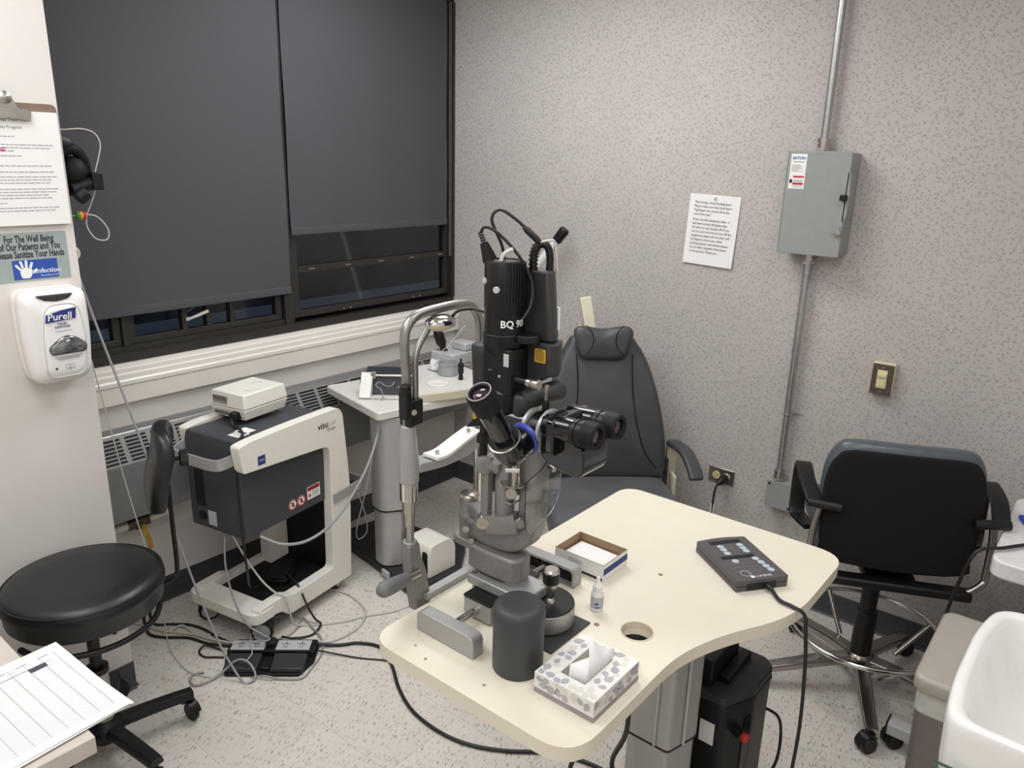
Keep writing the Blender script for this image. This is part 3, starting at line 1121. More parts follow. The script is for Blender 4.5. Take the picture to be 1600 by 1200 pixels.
m.tube([(-0.048, 0.012, -0.017), (-0.062, 0.016, -0.04), (-0.064, 0.018, -0.09), (-0.06, 0.018, -0.2), (-0.05, 0.02, -0.35), (-0.06, 0.0, -0.43), (-0.12, -0.05, -0.452)], 0.0045, 8)
m.build('lead', M_CABLEB, t)
m = MB().box(-0.066, -0.064, 0.011, 0.027, -0.165, -0.105)
m.build('tag', M_PAPER, t)

# ceiling light fittings (out of view above)
for _x, _y, _sx, _sy, _w in PANELS:
    m = MB().box(-_sx / 2, _sx / 2, -_sy / 2, _sy / 2, -0.02, 0)
    o = m.build('ceiling_light', M_CREAM, smooth=0)
    o.location = (_x, _y, CEIL - 0.0005)
    tag(o, 'white rectangular fluorescent ceiling fitting ' + ('over the corner table' if _x > -1.3 else ('over the side desk' if -3 < _x < -2 else ('over the wash basin' if _x > -2 else 'added out of view by the rear wall as frontal fill light'))), 'ceiling light', 'ceiling fittings')

# ================================================================== slit-lamp table
TZ = 0.82
TABLE = thing('instrument_table', 'cream laminate pedestal table with a curved front edge carrying the slit lamp', 'table', (-1.5, -2.05, 0))
out = [(-2.078, -1.725), (-1.083, -1.725), (-1.083, -2.355), (-1.43, -2.352), (-1.60, -2.26), (-1.72, -2.222), (-2.078, -2.222)]
out = rounded(out, [0.06, 0.06, 0.075, 0.10, 0.09, 0.10, 0.075], 7)
out = [(x + 1.5, y + 2.05) for x, y in out]
hole = circ(0.034, 28, -1.703 + 1.5, -2.122 + 2.05)
m = MB()
m.prism(out, TZ - 0.03, TZ, holes=[hole])
top = m.build('table_top', M_TABLE, TABLE, 0.011, seg=4)
m = MB()
m.prism([(p[0], p[1]) for p in circ(0.0355, 28, -0.203, -0.072)], TZ - 0.012, TZ + 0.0012, holes=[circ(0.0325, 28, -0.203, -0.072)])
m.build('grommet_ring', M_TBEDGE, TABLE)
m = MB()
for px, py, r in ((-1.738, -2.046, 0.006), (-1.47, -2.049, 0.0055), (-2.035, -1.815, 0.0025), (-2.052, -1.86, 0.003), (-2.035, -1.995, 0.003)):
    m.cyl((px + 1.5, py + 2.05, TZ - 0.002), (px + 1.5, py + 2.05, TZ + 0.0005), r, n=14)
m.build('screw_hole', mat('drilled_chipboard', (150, 118, 92), 0.8), TABLE)
m = MB()
m.box(-0.16, 0.16, -0.06, 0.06, TZ - 0.06, TZ - 0.03)
m.build('mounting_plate', M_BLACK, TABLE, 0.003)
# lifting column: outer sleeve, inner sleeve, grooves
sec = rounded([(-0.075, -0.055), (0.035, -0.085), (0.095, 0.0), (0.07, 0.085), (-0.075, 0.065)], [0.012, 0.03, 0.06, 0.05, 0.012], 6)
m = MB()
m.prism(sec, 0.40, TZ - 0.06, Matrix.Translation((0.05, -0.03, 0)))
m.build('outer_column', M_SILVER, TABLE, 0.002)
m = MB()
m.prism([(x * 0.93, y * 0.93) for x, y in sec], 0.06, 0.402, Matrix.Translation((0.05, -0.03, 0)))
m.build('inner_column', M_SILVER, TABLE, 0.002)
m = MB()
m.prism([(x * 1.01, y * 1.01) for x, y in sec], 0.397, 0.403, Matrix.Translation((0.05, -0.03, 0)))
m.build('column_seal', M_BLACK, TABLE)
m = MB()
for (x, y) in ((-0.03, -0.0725), (-0.079, -0.02)):
    m.cyl((x + 0.05, y - 0.03, 0.405), (x + 0.05, y - 0.03, TZ - 0.062), 0.0035, n=8)
m.build('column_groove', M_LEDGREY, TABLE)
m = MB()
m.prism(rounded(rect(-0.34, 0.14, -0.05, 0.05), 0.03), 0.001, 0.06)
m.prism(rounded(rect(-0.06, 0.06, -0.27, 0.3), 0.03), 0.001, 0.055)
m.build('foot', M_BLACK, TABLE, 0.006)

# ================================================================== slit lamp (local origin on the table top)
SL = thing('slit_lamp', 'slit lamp biomicroscope with black optics, grey hammered base and chin rest frame', 'slit lamp', (-1.81, -1.85, TZ))


def P(name, mat_, bevel=0.0, smooth=35, par=None):
    return lambda m: m.build(name, mat_, par or SL, bevel, smooth)


m = MB().box(-0.072, 0.066, -0.185, -0.05, 0.0005, 0.004)
m.build('slide_plate', M_DKGREY, SL, 0.001)
m = MB()
m.prism(rounded(rect(-0.085, 0.085, -0.037, 0.037), 0.006), 0.006, 0.046)
m.lathe([(0.06, 0.005), (0.062, 0.008), (0.062, 0.046)], Matrix.Translation((0.011, -0.106, 0)), 36)
m.prism(rounded(rect(-0.045, 0.05, -0.11, 0.05), 0.004), 0.006, 0.046)
m.build('base', M_LTHAM, SL, 0.002)
m = MB()
m.prism(rounded(rect(-0.086, 0.086, -0.038, 0.038), 0.006), 0.046, 0.05)
m.lathe([(0.061, 0.046), (0.0605, 0.05)], Matrix.Translation((0.011, -0.106, 0)), 36)
m.build('base_cover', M_BLACK, SL, 0.001)
m = MB()
m.prism(rounded(rect(-0.047, 0.038, -0.098, 0.062), 0.005), 0.05, 0.072)
m.build('cross_slide', M_LTHAM, SL, 0.003)
m = MB()
for x, y in ((-0.035, 0.05), (0.028, -0.088), (-0.037, -0.088)):
    m.cyl((x, y, 0.072), (x, y, 0.0735), 0.0055, n=14)
m.build('slide_screw', M_STEEL, SL)
# joystick
J = (0.012, -0.118)
m = MB()
m.lathe([(0.011, 0.05), (0.010, 0.055), (0.006, 0.06), (0.008, 0.066), (0.015, 0.094), (0.015, 0.097)], Matrix.Translation((J[0], J[1], 0)))
stick = m.build('joystick', M_STEEL, SL)
m = MB()
m.lathe([(0.0172, 0.096), (0.0178, 0.098), (0.0178, 0.116), (0.0172, 0.119)], Matrix.Translation((J[0], J[1], 0)), 28)
m.build('knurled_grip', M_BLACK, stick)
m = MB()
m.lathe([(0.0168, 0.119), (0.0168, 0.123), (0.0135, 0.127), (0, 0.1275)], Matrix.Translation((J[0], J[1], 0)), 28)
m.build('button', M_STEEL, stick)
# axle and the two rail covers
m = MB().cyl((-0.168, 0.0, 0.026), (0.165, 0.0, 0.026), 0.0085)
m.build('axle', M_CHROME, SL)
cover = rounded([(-0.082, 0.0), (0.072, 0.0), (0.072, 0.045), (-0.082, 0.045)], [0.002, 0.002, 0.016, 0.016], 6)
m = MB()
m.prism(cover, 0, 0.03, basis((-0.156, 0, 0.001), (0, 1, 0), (0, 0, 1)) @ Matrix.Translation((0, 0, -0.03)))
m.build('rail_cover', M_LTHAM, SL, 0.003)
inner = rounded([(-0.076, 0.002), (0.066, 0.002), (0.066, 0.039), (-0.076, 0.039)], [0.002, 0.002, 0.012, 0.012], 6)
m = MB()
T_ = basis((0.182, 0, 0.001), (0, 1, 0), (0, 0, 1))
m.prism(cover, -0.030, 0.0, T_, holes=[inner])
m.build('rail_cover', M_LTHAM, SL, 0.0015)
m = MB()
m.prism(inner, -0.012, -0.004, T_)
m.cyl((0.16, 0.0, 0.026), (0.172, 0.0, 0.026), 0.018)
m.cyl((0.163, -0.045, 0.03), (0.172, -0.045, 0.03), 0.004)
m.cyl((0.163, 0.03, 0.022), (0.172, 0.03, 0.022), 0.006)
m.build('cover_inside', M_BLACKM, SL)
# swinging arm casting and pivot
m = MB()
arm = rounded([(-0.03, 0.075), (-0.036, 0.02), (-0.03, -0.058), (0.032, -0.058), (0.038, 0.02), (0.03, 0.075)], [0.01, 0.06, 0.026, 0.026, 0.06, 0.01], 6)
m.prism(arm, 0.078, 0.134)
m.build('arm_casting', M_HAMMER, SL, 0.007, seg=3)
m = MB()
m.lathe([(0.026, 0.07), (0.026, 0.08)], Matrix.Translation((0.002, -0.03, 0)), 24)
m.build('arm_bearing', M_LTHAM, SL)
m = MB()
m.prism(rounded([(-0.03, 0.06), (0.03, 0.06), (0.026, 0.132), (-0.026, 0.132)], [0.01, 0.01, 0.024, 0.024], 6), 0.118, 0.136)
m.build('pivot_flange', M_HAMMER, SL, 0.003)
m = MB()
m.lathe([(0.0205, 0.136), (0.0205, 0.178), (0.0215, 0.18), (0.0215, 0.187), (0.0205, 0.189), (0.0205, 0.222), (0.021, 0.226)], Matrix.Translation((0, 0.10, 0)), 28)
m.build('pivot_post', M_HAMMER, SL)
m = MB()
m.lathe([(0.0212, 0.224), (0.0218, 0.229), (0.018, 0.233), (0, 0.2345)], Matrix.Translation((0, 0.10, 0)), 28)
m.build('pivot_cap', M_STEEL, SL, smooth=60)
# microscope arm: U-shaped casting
sect = rounded(rect(-0.024, 0.024, -0.021, 0.021), 0.008, 3)
m = MB()
m.sweep([(0.004, 0.095, 0.162), (0.004, 0.05, 0.158), (0.006, 0.0, 0.158), (0.010, -0.03, 0.166), (0.013, -0.055, 0.19), (0.014, -0.063, 0.24), (0.014, -0.063, 0.31), (0.014, -0.062, 0.385)], sect, up=(1, 0, 0), sub=6)
m.build('microscope_arm', M_HAMMER, SL, smooth=40)
# illumination arm and column
m = MB()
m.sweep([(0.0, 0.10, 0.208), (-0.012, 0.062, 0.205), (-0.03, 0.032, 0.203)], rounded(rect(-0.014, 0.014, -0.014, 0.014), 0.005, 3), sub=5)
m.sweep([(-0.03, 0.026, 0.196), (-0.031, 0.023, 0.24), (-0.031, 0.023, 0.30), (-0.031, 0.023, 0.345)], rounded(rect(-0.009, 0.009, -0.009, 0.009), 0.003, 3), up=(0, 1, 0), sub=4)
m.build('illumination_arm', M_HAMMER, SL, smooth=40)
m = MB()
m.lathe([(0.017, 0.215), (0.021, 0.222), (0.021, 0.30), (0.016, 0.312), (0.012, 0.35)], Matrix.Translation((-0.012, -0.010, 0)), 24)
m.prism(rounded(rect(-0.04, 0.012, -0.012, 0.045), 0.006), 0.325, 0.34)
m.build('illumination_column', M_HAMMER, SL)
vd = Vector((-0.78, -0.62, 0.0))


def knob(c, r, l, material, name='knob', d=vd, collar=True):
    m = MB()
    c = Vector(c)
    m.turn(c, c + d * l, [(r * 0.6, 0), (r, 0.15), (r, 0.9), (r * 0.9, 1.0), (r * 0.3, 1.0), (r * 0.3, 0.9), (0, 0.9)], 26)
    return m.build(name, material, SL)


knob((-0.036, 0.026, 0.332), 0.0185, 0.012, M_HAMMER, 'hinge_disc')
knob((-0.026, 0.036, 0.205), 0.0145, 0.03, M_STEEL)
knob((-0.022, -0.034, 0.288), 0.0125, 0.022, M_STEEL)
knob((-0.012, -0.05, 0.222), 0.011, 0.02, M_STEEL)
knob((-0.018, 0.09, 0.165), 0.008, 0.02, M_STEEL, 'clamp_screw')
knob((-0.018, 0.075, 0.140), 0.007, 0.016, M_STEEL, 'clamp_screw')
m = MB()
m.sweep([(-0.028, 0.02, 0.20), (-0.02, -0.01, 0.205), (-0.01, -0.045, 0.215)], rounded(rect(-0.016, 0.016, -0.02, 0.02), 0.004, 2), sub=4)
m.build('tilt_bracket', M_HAMMER, SL, smooth=40)
m = MB()
m.prism(rounded(rect(-0.03, 0.012, -0.04, -0.015), 0.004), 0.258, 0.262)
m.build('stage_plate', M_STEEL, SL)
m = MB()
m.lathe([(0.026, 0.302), (0.028, 0.306), (0.0, 0.308)], Matrix.Translation((-0.02, -0.04, 0)), 24)
m.cyl((-0.02, -0.04, 0.307), (-0.02, -0.04, 0.345), 0.007)
m.build('mirror_stage', M_STEEL, SL)
m = MB()
m.cyl((-0.02, -0.04, 0.345), (-0.02, -0.04, 0.37), 0.009)
m.build('mirror_stem', M_BLACK, SL)
m = MB()
m.cyl((-0.032, 0.034, 0.345), (-0.03, 0.034, 0.43), 0.0085)
m.cyl((-0.032, 0.034, 0.375), (-0.031, 0.034, 0.392), 0.014, n=6)
m.build('slit_spindle', M_BLACK, SL)
m = MB()
m.prism([(-0.02, 0.0), (0.01, 0.004), (0.022, 0.03), (0.004, 0.028)], -0.004, 0.004, basis((-0.035, 0.05, 0.405), vd.cross(Vector((0, 0, 1))) * -1, (0, 0, 1)))
m.build('slit_linkage', M_BLACK, SL)
m = MB().box(-0.045, -0.03, 0.046, 0.05, 0.425, 0.445)
m.build('yellow_filter', M_YELLOW, SL)
# tower
m = MB()
m.lathe([(0.026, 0.40), (0.03, 0.405), (0.03, 0.445), (0.034, 0.45), (0.034, 0.485), (0.03, 0.49)], Matrix.Translation((0, 0, 0)), 28)
m.build('slit_housing', M_BLACK, SL)
m = MB()
m.prism(rounded(rect(-0.030, 0.030, -0.03, 0.036), 0.009), 0.485, 0.575)
m.lathe([(0.031, 0.562), (0.040, 0.578), (0.041, 0.603)], Matrix.Translation((-0.002, 0.012, 0)), 32)
m.cyl((0.012, -0.035, 0.588), (0.012, -0.035, 0.603), 0.026)
m.build('tower_body', M_BLACK, SL, 0.002)
m = MB().box(-0.0315, -0.030, -0.026, -0.014, 0.543, 0.568)
m.build('scale_window', M_LEDGREY, SL)
m = MB()
m.cyl((-0.03, 0.016, 0.53), (-0.036, 0.018, 0.531), 0.0022, n=10)
m.build('index_pin', M_STEEL, SL)
m = MB()
m.cyl((-0.03, -0.004, 0.521), (-0.032, -0.004, 0.521), 0.0026, n=10)
m.build('set_screw', M_LEDGREY, SL)
m = MB()
LH = Matrix.Translation((-0.002, 0.012, 0))
m.lathe([(0.0375, 0.603), (0.0378, 0.606), (0.0378, 0.650), (0.0388, 0.652), (0.0388, 0.736), (0.0365, 0.742), (0.027, 0.7425), (0.026, 0.740), (0.0, 0.740)], LH, 48)
lamp = m.build('lamp_house', M_BLACK, SL)
m = MB()
for k in range(14):
    a = radians(218 + 12 + k * 9.0)
    d = Vector((cos(a), sin(a), 0))
    s = Vector((-d.y, d.x, 0))
    v = []
    for z in (0.66, 0.739):
        v += [d * 0.037 - s * 0.0012 + Vector((0, 0, z)), d * 0.037 + s * 0.0012 + Vector((0, 0, z)), d * 0.0412 + s * 0.0012 + Vector((0, 0, z)), d * 0.0412 - s * 0.0012 + Vector((0, 0, z))]
    m.add(v, [(0, 1, 2, 3), (7, 6, 5, 4), (0, 4, 5, 1), (1, 5, 6, 2), (2, 6, 7, 3), (3, 7, 4, 0)], LH)
m.build('cooling_fins', M_BLACK, lamp, smooth=0)
for az, z in ((198, 0.690), (150, 0.703)):
    d = Vector((cos(radians(az)), sin(radians(az)), 0))
    c = LH @ (d * 0.0370 + Vector((0, 0, z)))
    m = MB()
    m.turn(c, c + d * 0.006, [(0.0065, 0), (0.0065, 0.8), (0.005, 1), (0, 1)], 18)
    m.build('white_button', M_LEDGREY, lamp)
tx = text('BQ 900', 0.0195, M_WHITEP, lamp, Matrix.Identity(4), align='CENTER', bold=0.0005)
for v in tx.data.vertices:
    a = radians(256) + v.co.x / 0.0382
    v.co = LH @ Vector((0.0382 * cos(a), 0.0382 * sin(a), 0.618 + v.co.y))
# left black barrel of the tower
m = MB()
m.lathe([(0.017, 0.44), (0.019, 0.46), (0.023, 0.55), (0.0235, 0.566), (0.021, 0.571), (0, 0.572)], Matrix.Translation((-0.006, 0.060, 0)), 28)
m.build('side_barrel', M_DKGREY, SL)
# imaging / laser module with slanted lower case
up_ = [(0.035, 0.05), (0.035, -0.070), (0.046, -0.078), (0.08, -0.062), (0.08, 0.05)]
m = MB()
m.prism(up_, 0.588, 0.722, top=[(0.062 + (x - 0.062) * 0.86, y * 0.86 + 0.003) for x, y in up_])
m.build('module_upper_case', M_DKGREY, SL, 0.003)
lo = [(0.026, 0.055), (0.026, -0.078), (0.044, -0.092), (0.084, -0.07), (0.084, 0.055)]
m = MB()
m.add([(x, y, (0.522 if y < 0 else 0.44)) for x, y in lo] + [(x, y, 0.586) for x, y in lo], [(4, 3, 2, 1, 0), (5, 6, 7, 8, 9), (0, 1, 6, 5), (1, 2, 7, 6), (2, 3, 8, 7), (3, 4, 9, 8), (4, 0, 5, 9)])
m.build('module_lower_case', M_DKGREY, SL, 0.003)
m = MB().box(0.0245, 0.0258, -0.072, -0.046, 0.548, 0.575)
m.build('caution_label', M_YELLOW, SL)
lab = basis((0.0243, -0.059, 0.5492), (0, -1, 0), (0, 0, 1))
bars([(-0.010, 0.010, 0.003 + k * 0.0033, 0.0042 + k * 0.0033) for k in range(6)] + [(-0.006, 0.006, 0.0225, 0.0245)], lab, mat('brown_print', (112, 86, 36), 0.7), SL, 'caution_print')
m = MB().box(0.074, 0.0805, -0.063, -0.050, 0.605, 0.65)
m.build('module_side_label', M_WHITEP, SL)
m = MB()
m.turn((-0.012, -0.047, 0.478), (0.075, -0.08, 0.487), [(0.015, 0), (0.02, 0.15), (0.022, 0.9), (0.016, 1.0)], 24)
m.lathe([(0.016, 0.445), (0.019, 0.45), (0.019, 0.482), (0.014, 0.488)], Matrix.Translation((-0.008, -0.045, 0)), 24)
m.build('laser_link_tube', M_DKGREY, SL, smooth=50)
m = MB()
m.lathe([(0.0145, 0.425), (0.0145, 0.447)], Matrix.Translation((-0.008, -0.045, 0)), 14)
m.build('splined_collar', M_STEEL, SL, smooth=20)
m = MB()
m.cyl((-0.015, -0.03, 0.517), (-0.015, -0.062, 0.517), 0.007)
m.build('aperture_shaft', M_BLACK, SL)
m = MB()
m.turn((-0.015, -0.062, 0.517), (-0.015, -0.09, 0.517), [(0.0085, 0), (0.0085, 0.2), (0.0075, 0.3), (0.0105, 0.5), (0.0105, 0.95), (0.009, 1), (0, 1)], 20)
m.build('aperture_knob', M_STEEL, SL)
# microscope body
Zm = 0.425
m = MB()
m.turn((0.0, 0.005, Zm), (0.0, -0.066, Zm), [(0.02, 0), (0.031, 0.15), (0.033, 1.0)], 32)
m.turn((0.0, -0.074, Zm), (0.0, -0.104, Zm), [(0.034, 0), (0.036, 0.5), (0.038, 1.0)], 32)
m.build('microscope_body', M_GLOSSB, SL)
m = MB()
m.turn((0.0, -0.064, Zm), (0.0, -0.073, Zm), [(0.034, 0), (0.0395, 0.15), (0.0395, 0.85), (0.036, 1)], 40)
m.build('magnification_ring', M_SILVER, SL)
m = MB()
m.turn((0.0, -0.103, Zm), (0.0, -0.112, Zm), [(0.038, 0), (0.0445, 0.15), (0.0445, 0.85), (0.04, 1)], 40)
m.build('magnification_ring', M_SILVER, SL)
text('10', 0.012, M_WHITEP, SL, basis((-0.006, -0.03, 0.4585), (0.0, -1, 0), (1, 0, 0)))
# binocular head
head = [(-0.112, 0.388), (-0.14, 0.371), (-0.198, 0.363), (-0.214, 0.376), (-0.210, 0.424), (-0.174, 0.434), (-0.166, 0.476), (-0.112, 0.466)]
m = MB()
m.prism(rounded(head, [0.01, 0.02, 0.014, 0.016, 0.012, 0.02, 0.012, 0.006], 4), -0.036, 0.044, basis((0, 0, 0), (0, 1, 0), (0, 0, 1)))
m.build('binocular_head', M_GLOSSB, SL, 0.008, seg=3)
m = MB()
m.prism(rounded(rect(-0.058, 0.07, 0.40, 0.472), 0.012), 0.0, 0.018, basis((0, -0.138, 0), (1, 0, 0), (0, 0, 1)))
m.build('prism_plate', M_GLOSSB, SL, 0.004)
for x in (-0.034, 0.038):
    m = MB()
    m.turn((x, -0.125, 0.452), (x, -0.19, 0.454), [(0.021, 0), (0.023, 0.1), (0.023, 0.9), (0.021, 1.0)], 28)
    et = m.build('eyepiece_tube', M_GLOSSB, SL)
    m = MB()
    m.turn((x, -0.188, 0.454), (x, -0.212, 0.4545), [(0.0215, 0), (0.0245, 0.1), (0.0245, 0.4), (0.0225, 0.45), (0.0225, 0.6), (0.025, 0.65), (0.025, 1.0)], 28)
    m.build('focus_ring', M_BLACK, et)
    m = MB()
    m.turn((x, -0.211, 0.4545), (x, -0.24, 0.455), [(0.0255, 0), (0.0265, 0.3), (0.025, 0.9), (0.0225, 1.0), (0.017, 0.97), (0.0155, 0.7), (0, 0.7)], 28)
    m.build('eyecup', M_BLACKM, et)
    m = MB()
    m.turn((x, -0.232, 0.4548), (x, -0.2355, 0.455), [(0.0152, 0), (0.012, 0.8), (0, 1.0)], 22)
    m.build('lens', M_LENS, et, smooth=60)
m = MB()
m.prism([(-0.008, 0), (0.008, 0), (0.004, 0.03), (-0.004, 0.03)], -0.006, 0.006, basis((0.008, -0.09, Zm + 0.028), (0, -1, 0), (0, 0, 1)))
m.build('lever_foot', M_BLACK, SL, 0.002)
m = MB()
m.lathe([(0.0035, 0.476), (0.0032, 0.496), (0.0048, 0.511), (0.0045, 0.514), (0, 0.5145)], Matrix.Translation((0.008, -0.09, 0)), 16)
m.build('lever', M_STEEL, SL)
# co-observation tube on the near side
O0 = Vector((-0.03, -0.078, 0.416))
O1 = Vector((-0.078, -0.078, 0.402))
m = MB()
m.turn(O0, O1, [(0.026, 0), (0.026, 0.1), (0.03, 0.4), (0.03, 1.0)], 30)
m.ball(O1, 0.032, 24, 14)
E0 = O1 + Vector((-0.006, 0.002, 0.004))
ed = Vector((-0.080, 0.004, 0.124)).normalized()
m.turn(E0, E0 + ed * 0.032, [(0.031, 0), (0.03, 1.0)], 30)
ob = m.build('observer_housing', M_GLOSSB, SL, smooth=50)
m = MB()
m.turn(O0 + Vector((-0.006, 0, -0.001)), O0 + Vector((-0.017, 0, -0.004)), [(0.026, 0), (0.0335, 0.1), (0.0335, 0.9), (0.028, 1)], 40)
m.build('blue_ring', M_ROYAL, ob)
m = MB()
m.turn(E0 + ed * 0.022, E0 + ed * 0.026, [(0.03, 0), (0.0325, 0.3), (0.0325, 0.8), (0.03, 1)], 36)
m.build('steel_ring', M_STEEL, ob)
m = MB()
m.turn(E0 + ed * 0.025, E0 + ed * 0.108, [(0.0215, 0), (0.021, 0.7), (0.0225, 0.95), (0.0235, 1.0)], 30)
m.build('observer_tube', M_GLOSSB, ob)
m = MB()
m.turn(E0 + ed * 0.106, E0 + ed * 0.153, [(0.0235, 0), (0.0255, 0.1), (0.0255, 0.35), (0.0265, 0.4), (0.0262, 0.9), (0.024, 1.0), (0.0205, 1.0), (0.018, 0.97), (0.017, 0.85), (0, 0.85)], 30)
m.build('eyecup', M_BLACKM, ob)
m = MB()
m.torus(E0 + ed * 0.1533, ed, 0.0222, 0.0011, 32, 6)
m.build('eyecup_rim', M_FAINT, ob)
m = MB()
m.turn(E0 + ed * 0.146, E0 + ed * 0.1515, [(0.0168, 0), (0.012, 0.8), (0, 1.0)], 24)
m.build('lens', M_LENS, ob, smooth=60)
m = MB()
T_ = basis(O1 + Vector((-0.018, -0.018, -0.028)), (0.62, -0.78, 0), (-0.5, -0.4, 0.75))
m.box(-0.014, 0.012, -0.004, 0.008, 0.004, 0.006, T_)
m.build('maker_label', M_WHITEP, ob)
# breath shield
sh = rounded([(-0.024, 0.322), (0.03, 0.337), (0.055, 0.358), (0.096, 0.366), (0.092, 0.262), (0.064, 0.228), (-0.008, 0.203), (-0.024, 0.23)], [0.006, 0.02, 0.02, 0.006, 0.02, 0.02, 0.012, 0.02], 4)
m = MB()
m.prism(sh, 0, 0.002, basis((-0.022, -0.088, 0.004), (1, 0, 0), (0, 0, 1)))
m.build('breath_shield', M_ACRYL, SL)
knob((0.030, -0.086, 0.337), 0.0055, 0.02, M_STEEL, 'shield_screw', Vector((-0.3, -0.95, 0)))
# power plug and leads on the lamp house
m = MB()
T_ = along((-0.022, 0.032, 0.740), (-0.036, 0.044, 0.79))
m.prism(rounded(rect(-0.011, 0.011, -0.011, 0.011), 0.003, 2), 0, 0.036, T_, top=rounded(rect(-0.006, 0.006, -0.006, 0.006), 0.002, 2))
for k in range(5):
    m.cyl(T_ @ Vector((0, 0, 0.034 + k * 0.005)), T_ @ Vector((0, 0, 0.037 + k * 0.005)), 0.0052, n=10)
m.build('lamp_plug', M_BLACK, SL)
m = MB()
m.tube([(-0.036, 0.044, 0.792), (-0.034, 0.037, 0.803), (-0.022, 0.022, 0.797), (-0.004, 0.0, 0.772), (0.012, -0.02, 0.74), (0.022, -0.036, 0.70), (0.012, -0.042, 0.66), (-0.004, -0.036, 0.635)], 0.003, 8)
m.build('lamp_lead', M_CABLEB, SL)
m = MB()
m.tube([(0.02, 0.03, 0.735), (0.01, 0.032, 0.77), (-0.01, 0.04, 0.815), (0.0, 0.028, 0.834), (0.022, 0.004, 0.815), (0.035, -0.012, 0.796)], 0.003, 8)
m.turn((0.03, -0.006, 0.803), (0.05, -0.03, 0.775), [(0.004, 0), (0.0065, 0.2), (0.0065, 0.8), (0.005, 1)], 12)
m.build('signal_lead', M_CABLEB, SL)
m = MB()
m.tube([(0.05, -0.03, 0.775), (0.068, -0.04, 0.778), (0.078, -0.046, 0.772), (0.082, -0.05, 0.72)], 0.0022, 8)
m.tube([(-0.025, 0.005, 0.735), (-0.02, 0.0, 0.755), (-0.008, -0.012, 0.765)], 0.004, 8)
m.build('white_lead', M_PIPE, SL)
m = MB()
pts = catmull([(0.048, -0.018, 0.720), (0.048, -0.018, 0.748), (0.053, -0.023, 0.768), (0.064, -0.036, 0.768), (0.068, -0.042, 0.748), (0.068, -0.042, 0.720)], 8)
m.tube([tuple(p) for p in pts], 0.0074, 12, 1)
for i in range(0, 18, 2):
    d = (pts[i + 1] - pts[i]).normalized()
    m.cyl(pts[i] - d * 0.0012, pts[i] + d * 0.0012, 0.0098, n=14)
m.build('corrugated_hose', M_BLACK, SL, smooth=30)

# ---- chin rest frame (a part of the slit lamp, clamped to the table edge)
CY = 0.152
XL, XRt = -0.127, 0.085
m = MB()
m.prism(rounded([(-0.105, -0.028), (-0.078, -0.01), (-0.092, 0.07), (-0.108, 0.115), (-0.112, 0.145), (-0.142, 0.145), (-0.142, 0.108), (-0.134, 0.06), (-0.122, -0.02)], 0.006, 3), -0.012, 0.014, basis((0, CY, 0), (1, 0, 0), (0, 0, 1)))
m.cyl((XL, CY, 0.135), (XL, CY, 0.15), 0.016)
m.build('chin_post_bracket', M_HAMMER, SL, 0.003)
m = MB()
m.box(-0.1, 0.13, 0.128, 0.15, 0.0005, 0.016)
m.prism(rounded([(0.07, -0.028), (0.1, -0.01), (0.1, 0.12), (0.072, 0.12)], 0.006, 3), -0.012, 0.012, basis((0, CY, 0), (1, 0, 0), (0, 0, 1)))
m.build('cross_rail', M_LTHAM, SL, 0.003)
m = MB()
m.cyl((-0.122, CY - 0.02, 0.078), (-0.168, CY - 0.03, 0.088), 0.0085)
m.build('handle_rod', M_STEEL, SL)
m = MB()
m.turn((-0.163, CY - 0.029, 0.087), (-0.255, CY - 0.05, 0.107), [(0.0125, 0), (0.0135, 0.05), (0.0165, 0.6), (0.0165, 0.86), (0.012, 0.97), (0, 1.0)], 22)
m.build('handle_grip', mat('grey_rubber', (112, 112, 112), 0.5), SL, smooth=60)
m = MB()
m.cyl((XL, CY, 0.145), (XL, CY, 0.215), 0.0095)
m.cyl((XL, CY, 0.185), (XL, CY, 0.225), 0.0125)
m.cyl((XL, CY, 0.215), (XL, CY, 0.262), 0.0145)
m.build('height_screw', M_STEEL, SL)
m = MB()
m.cyl((XL, CY, 0.245), (XL, CY, 0.285), 0.0195)
m.build('height_ring', M_CHROME, SL)
m = MB()
m.turn((XL, CY, 0.283), (XL, CY, 0.408), [(0.021, 0), (0.021, 0.3), (0.019, 0.6), (0.015, 1.0)], 24)
m.prism(rounded([(XL + 0.01, 0.305), (-0.045, 0.297), (-0.012, 0.298), (0.03, 0.3), (XRt + 0.02, 0.322), (XRt + 0.02, 0.345), (XRt - 0.03, 0.342), (0.02, 0.334), (-0.02, 0.322), (-0.06, 0.318), (XL + 0.01, 0.326)], 0.006, 3), -0.026, 0.022, basis((0, CY, 0), (1, 0, 0), (0, 0, 1)))
m.build('chin_rest', M_LTHAM, SL, 0.003)
m = MB()
sec = [(-0.003, -0.022), (0.003, -0.022), (0.003, 0.022), (-0.003, 0.022)]
m.sweep([(-0.075, CY - 0.01, 0.326), (-0.045, CY - 0.01, 0.325), (-0.015, CY - 0.01, 0.332), (0.015, CY - 0.01, 0.341), (0.05, CY - 0.01, 0.35), (0.062, CY - 0.01, 0.351)], [(b, a) for a, b in sec], sub=4)
m.build('chin_papers', M_PAPER, SL, smooth=40)
m = MB()
for x, z in ((-0.055, 0.329), (0.042, 0.352)):
    m.cyl((x, CY - 0.01, z), (x, CY - 0.01, z + 0.005), 0.0045, n=12)
m.build('paper_pin', M_STEEL, SL)
m = MB()
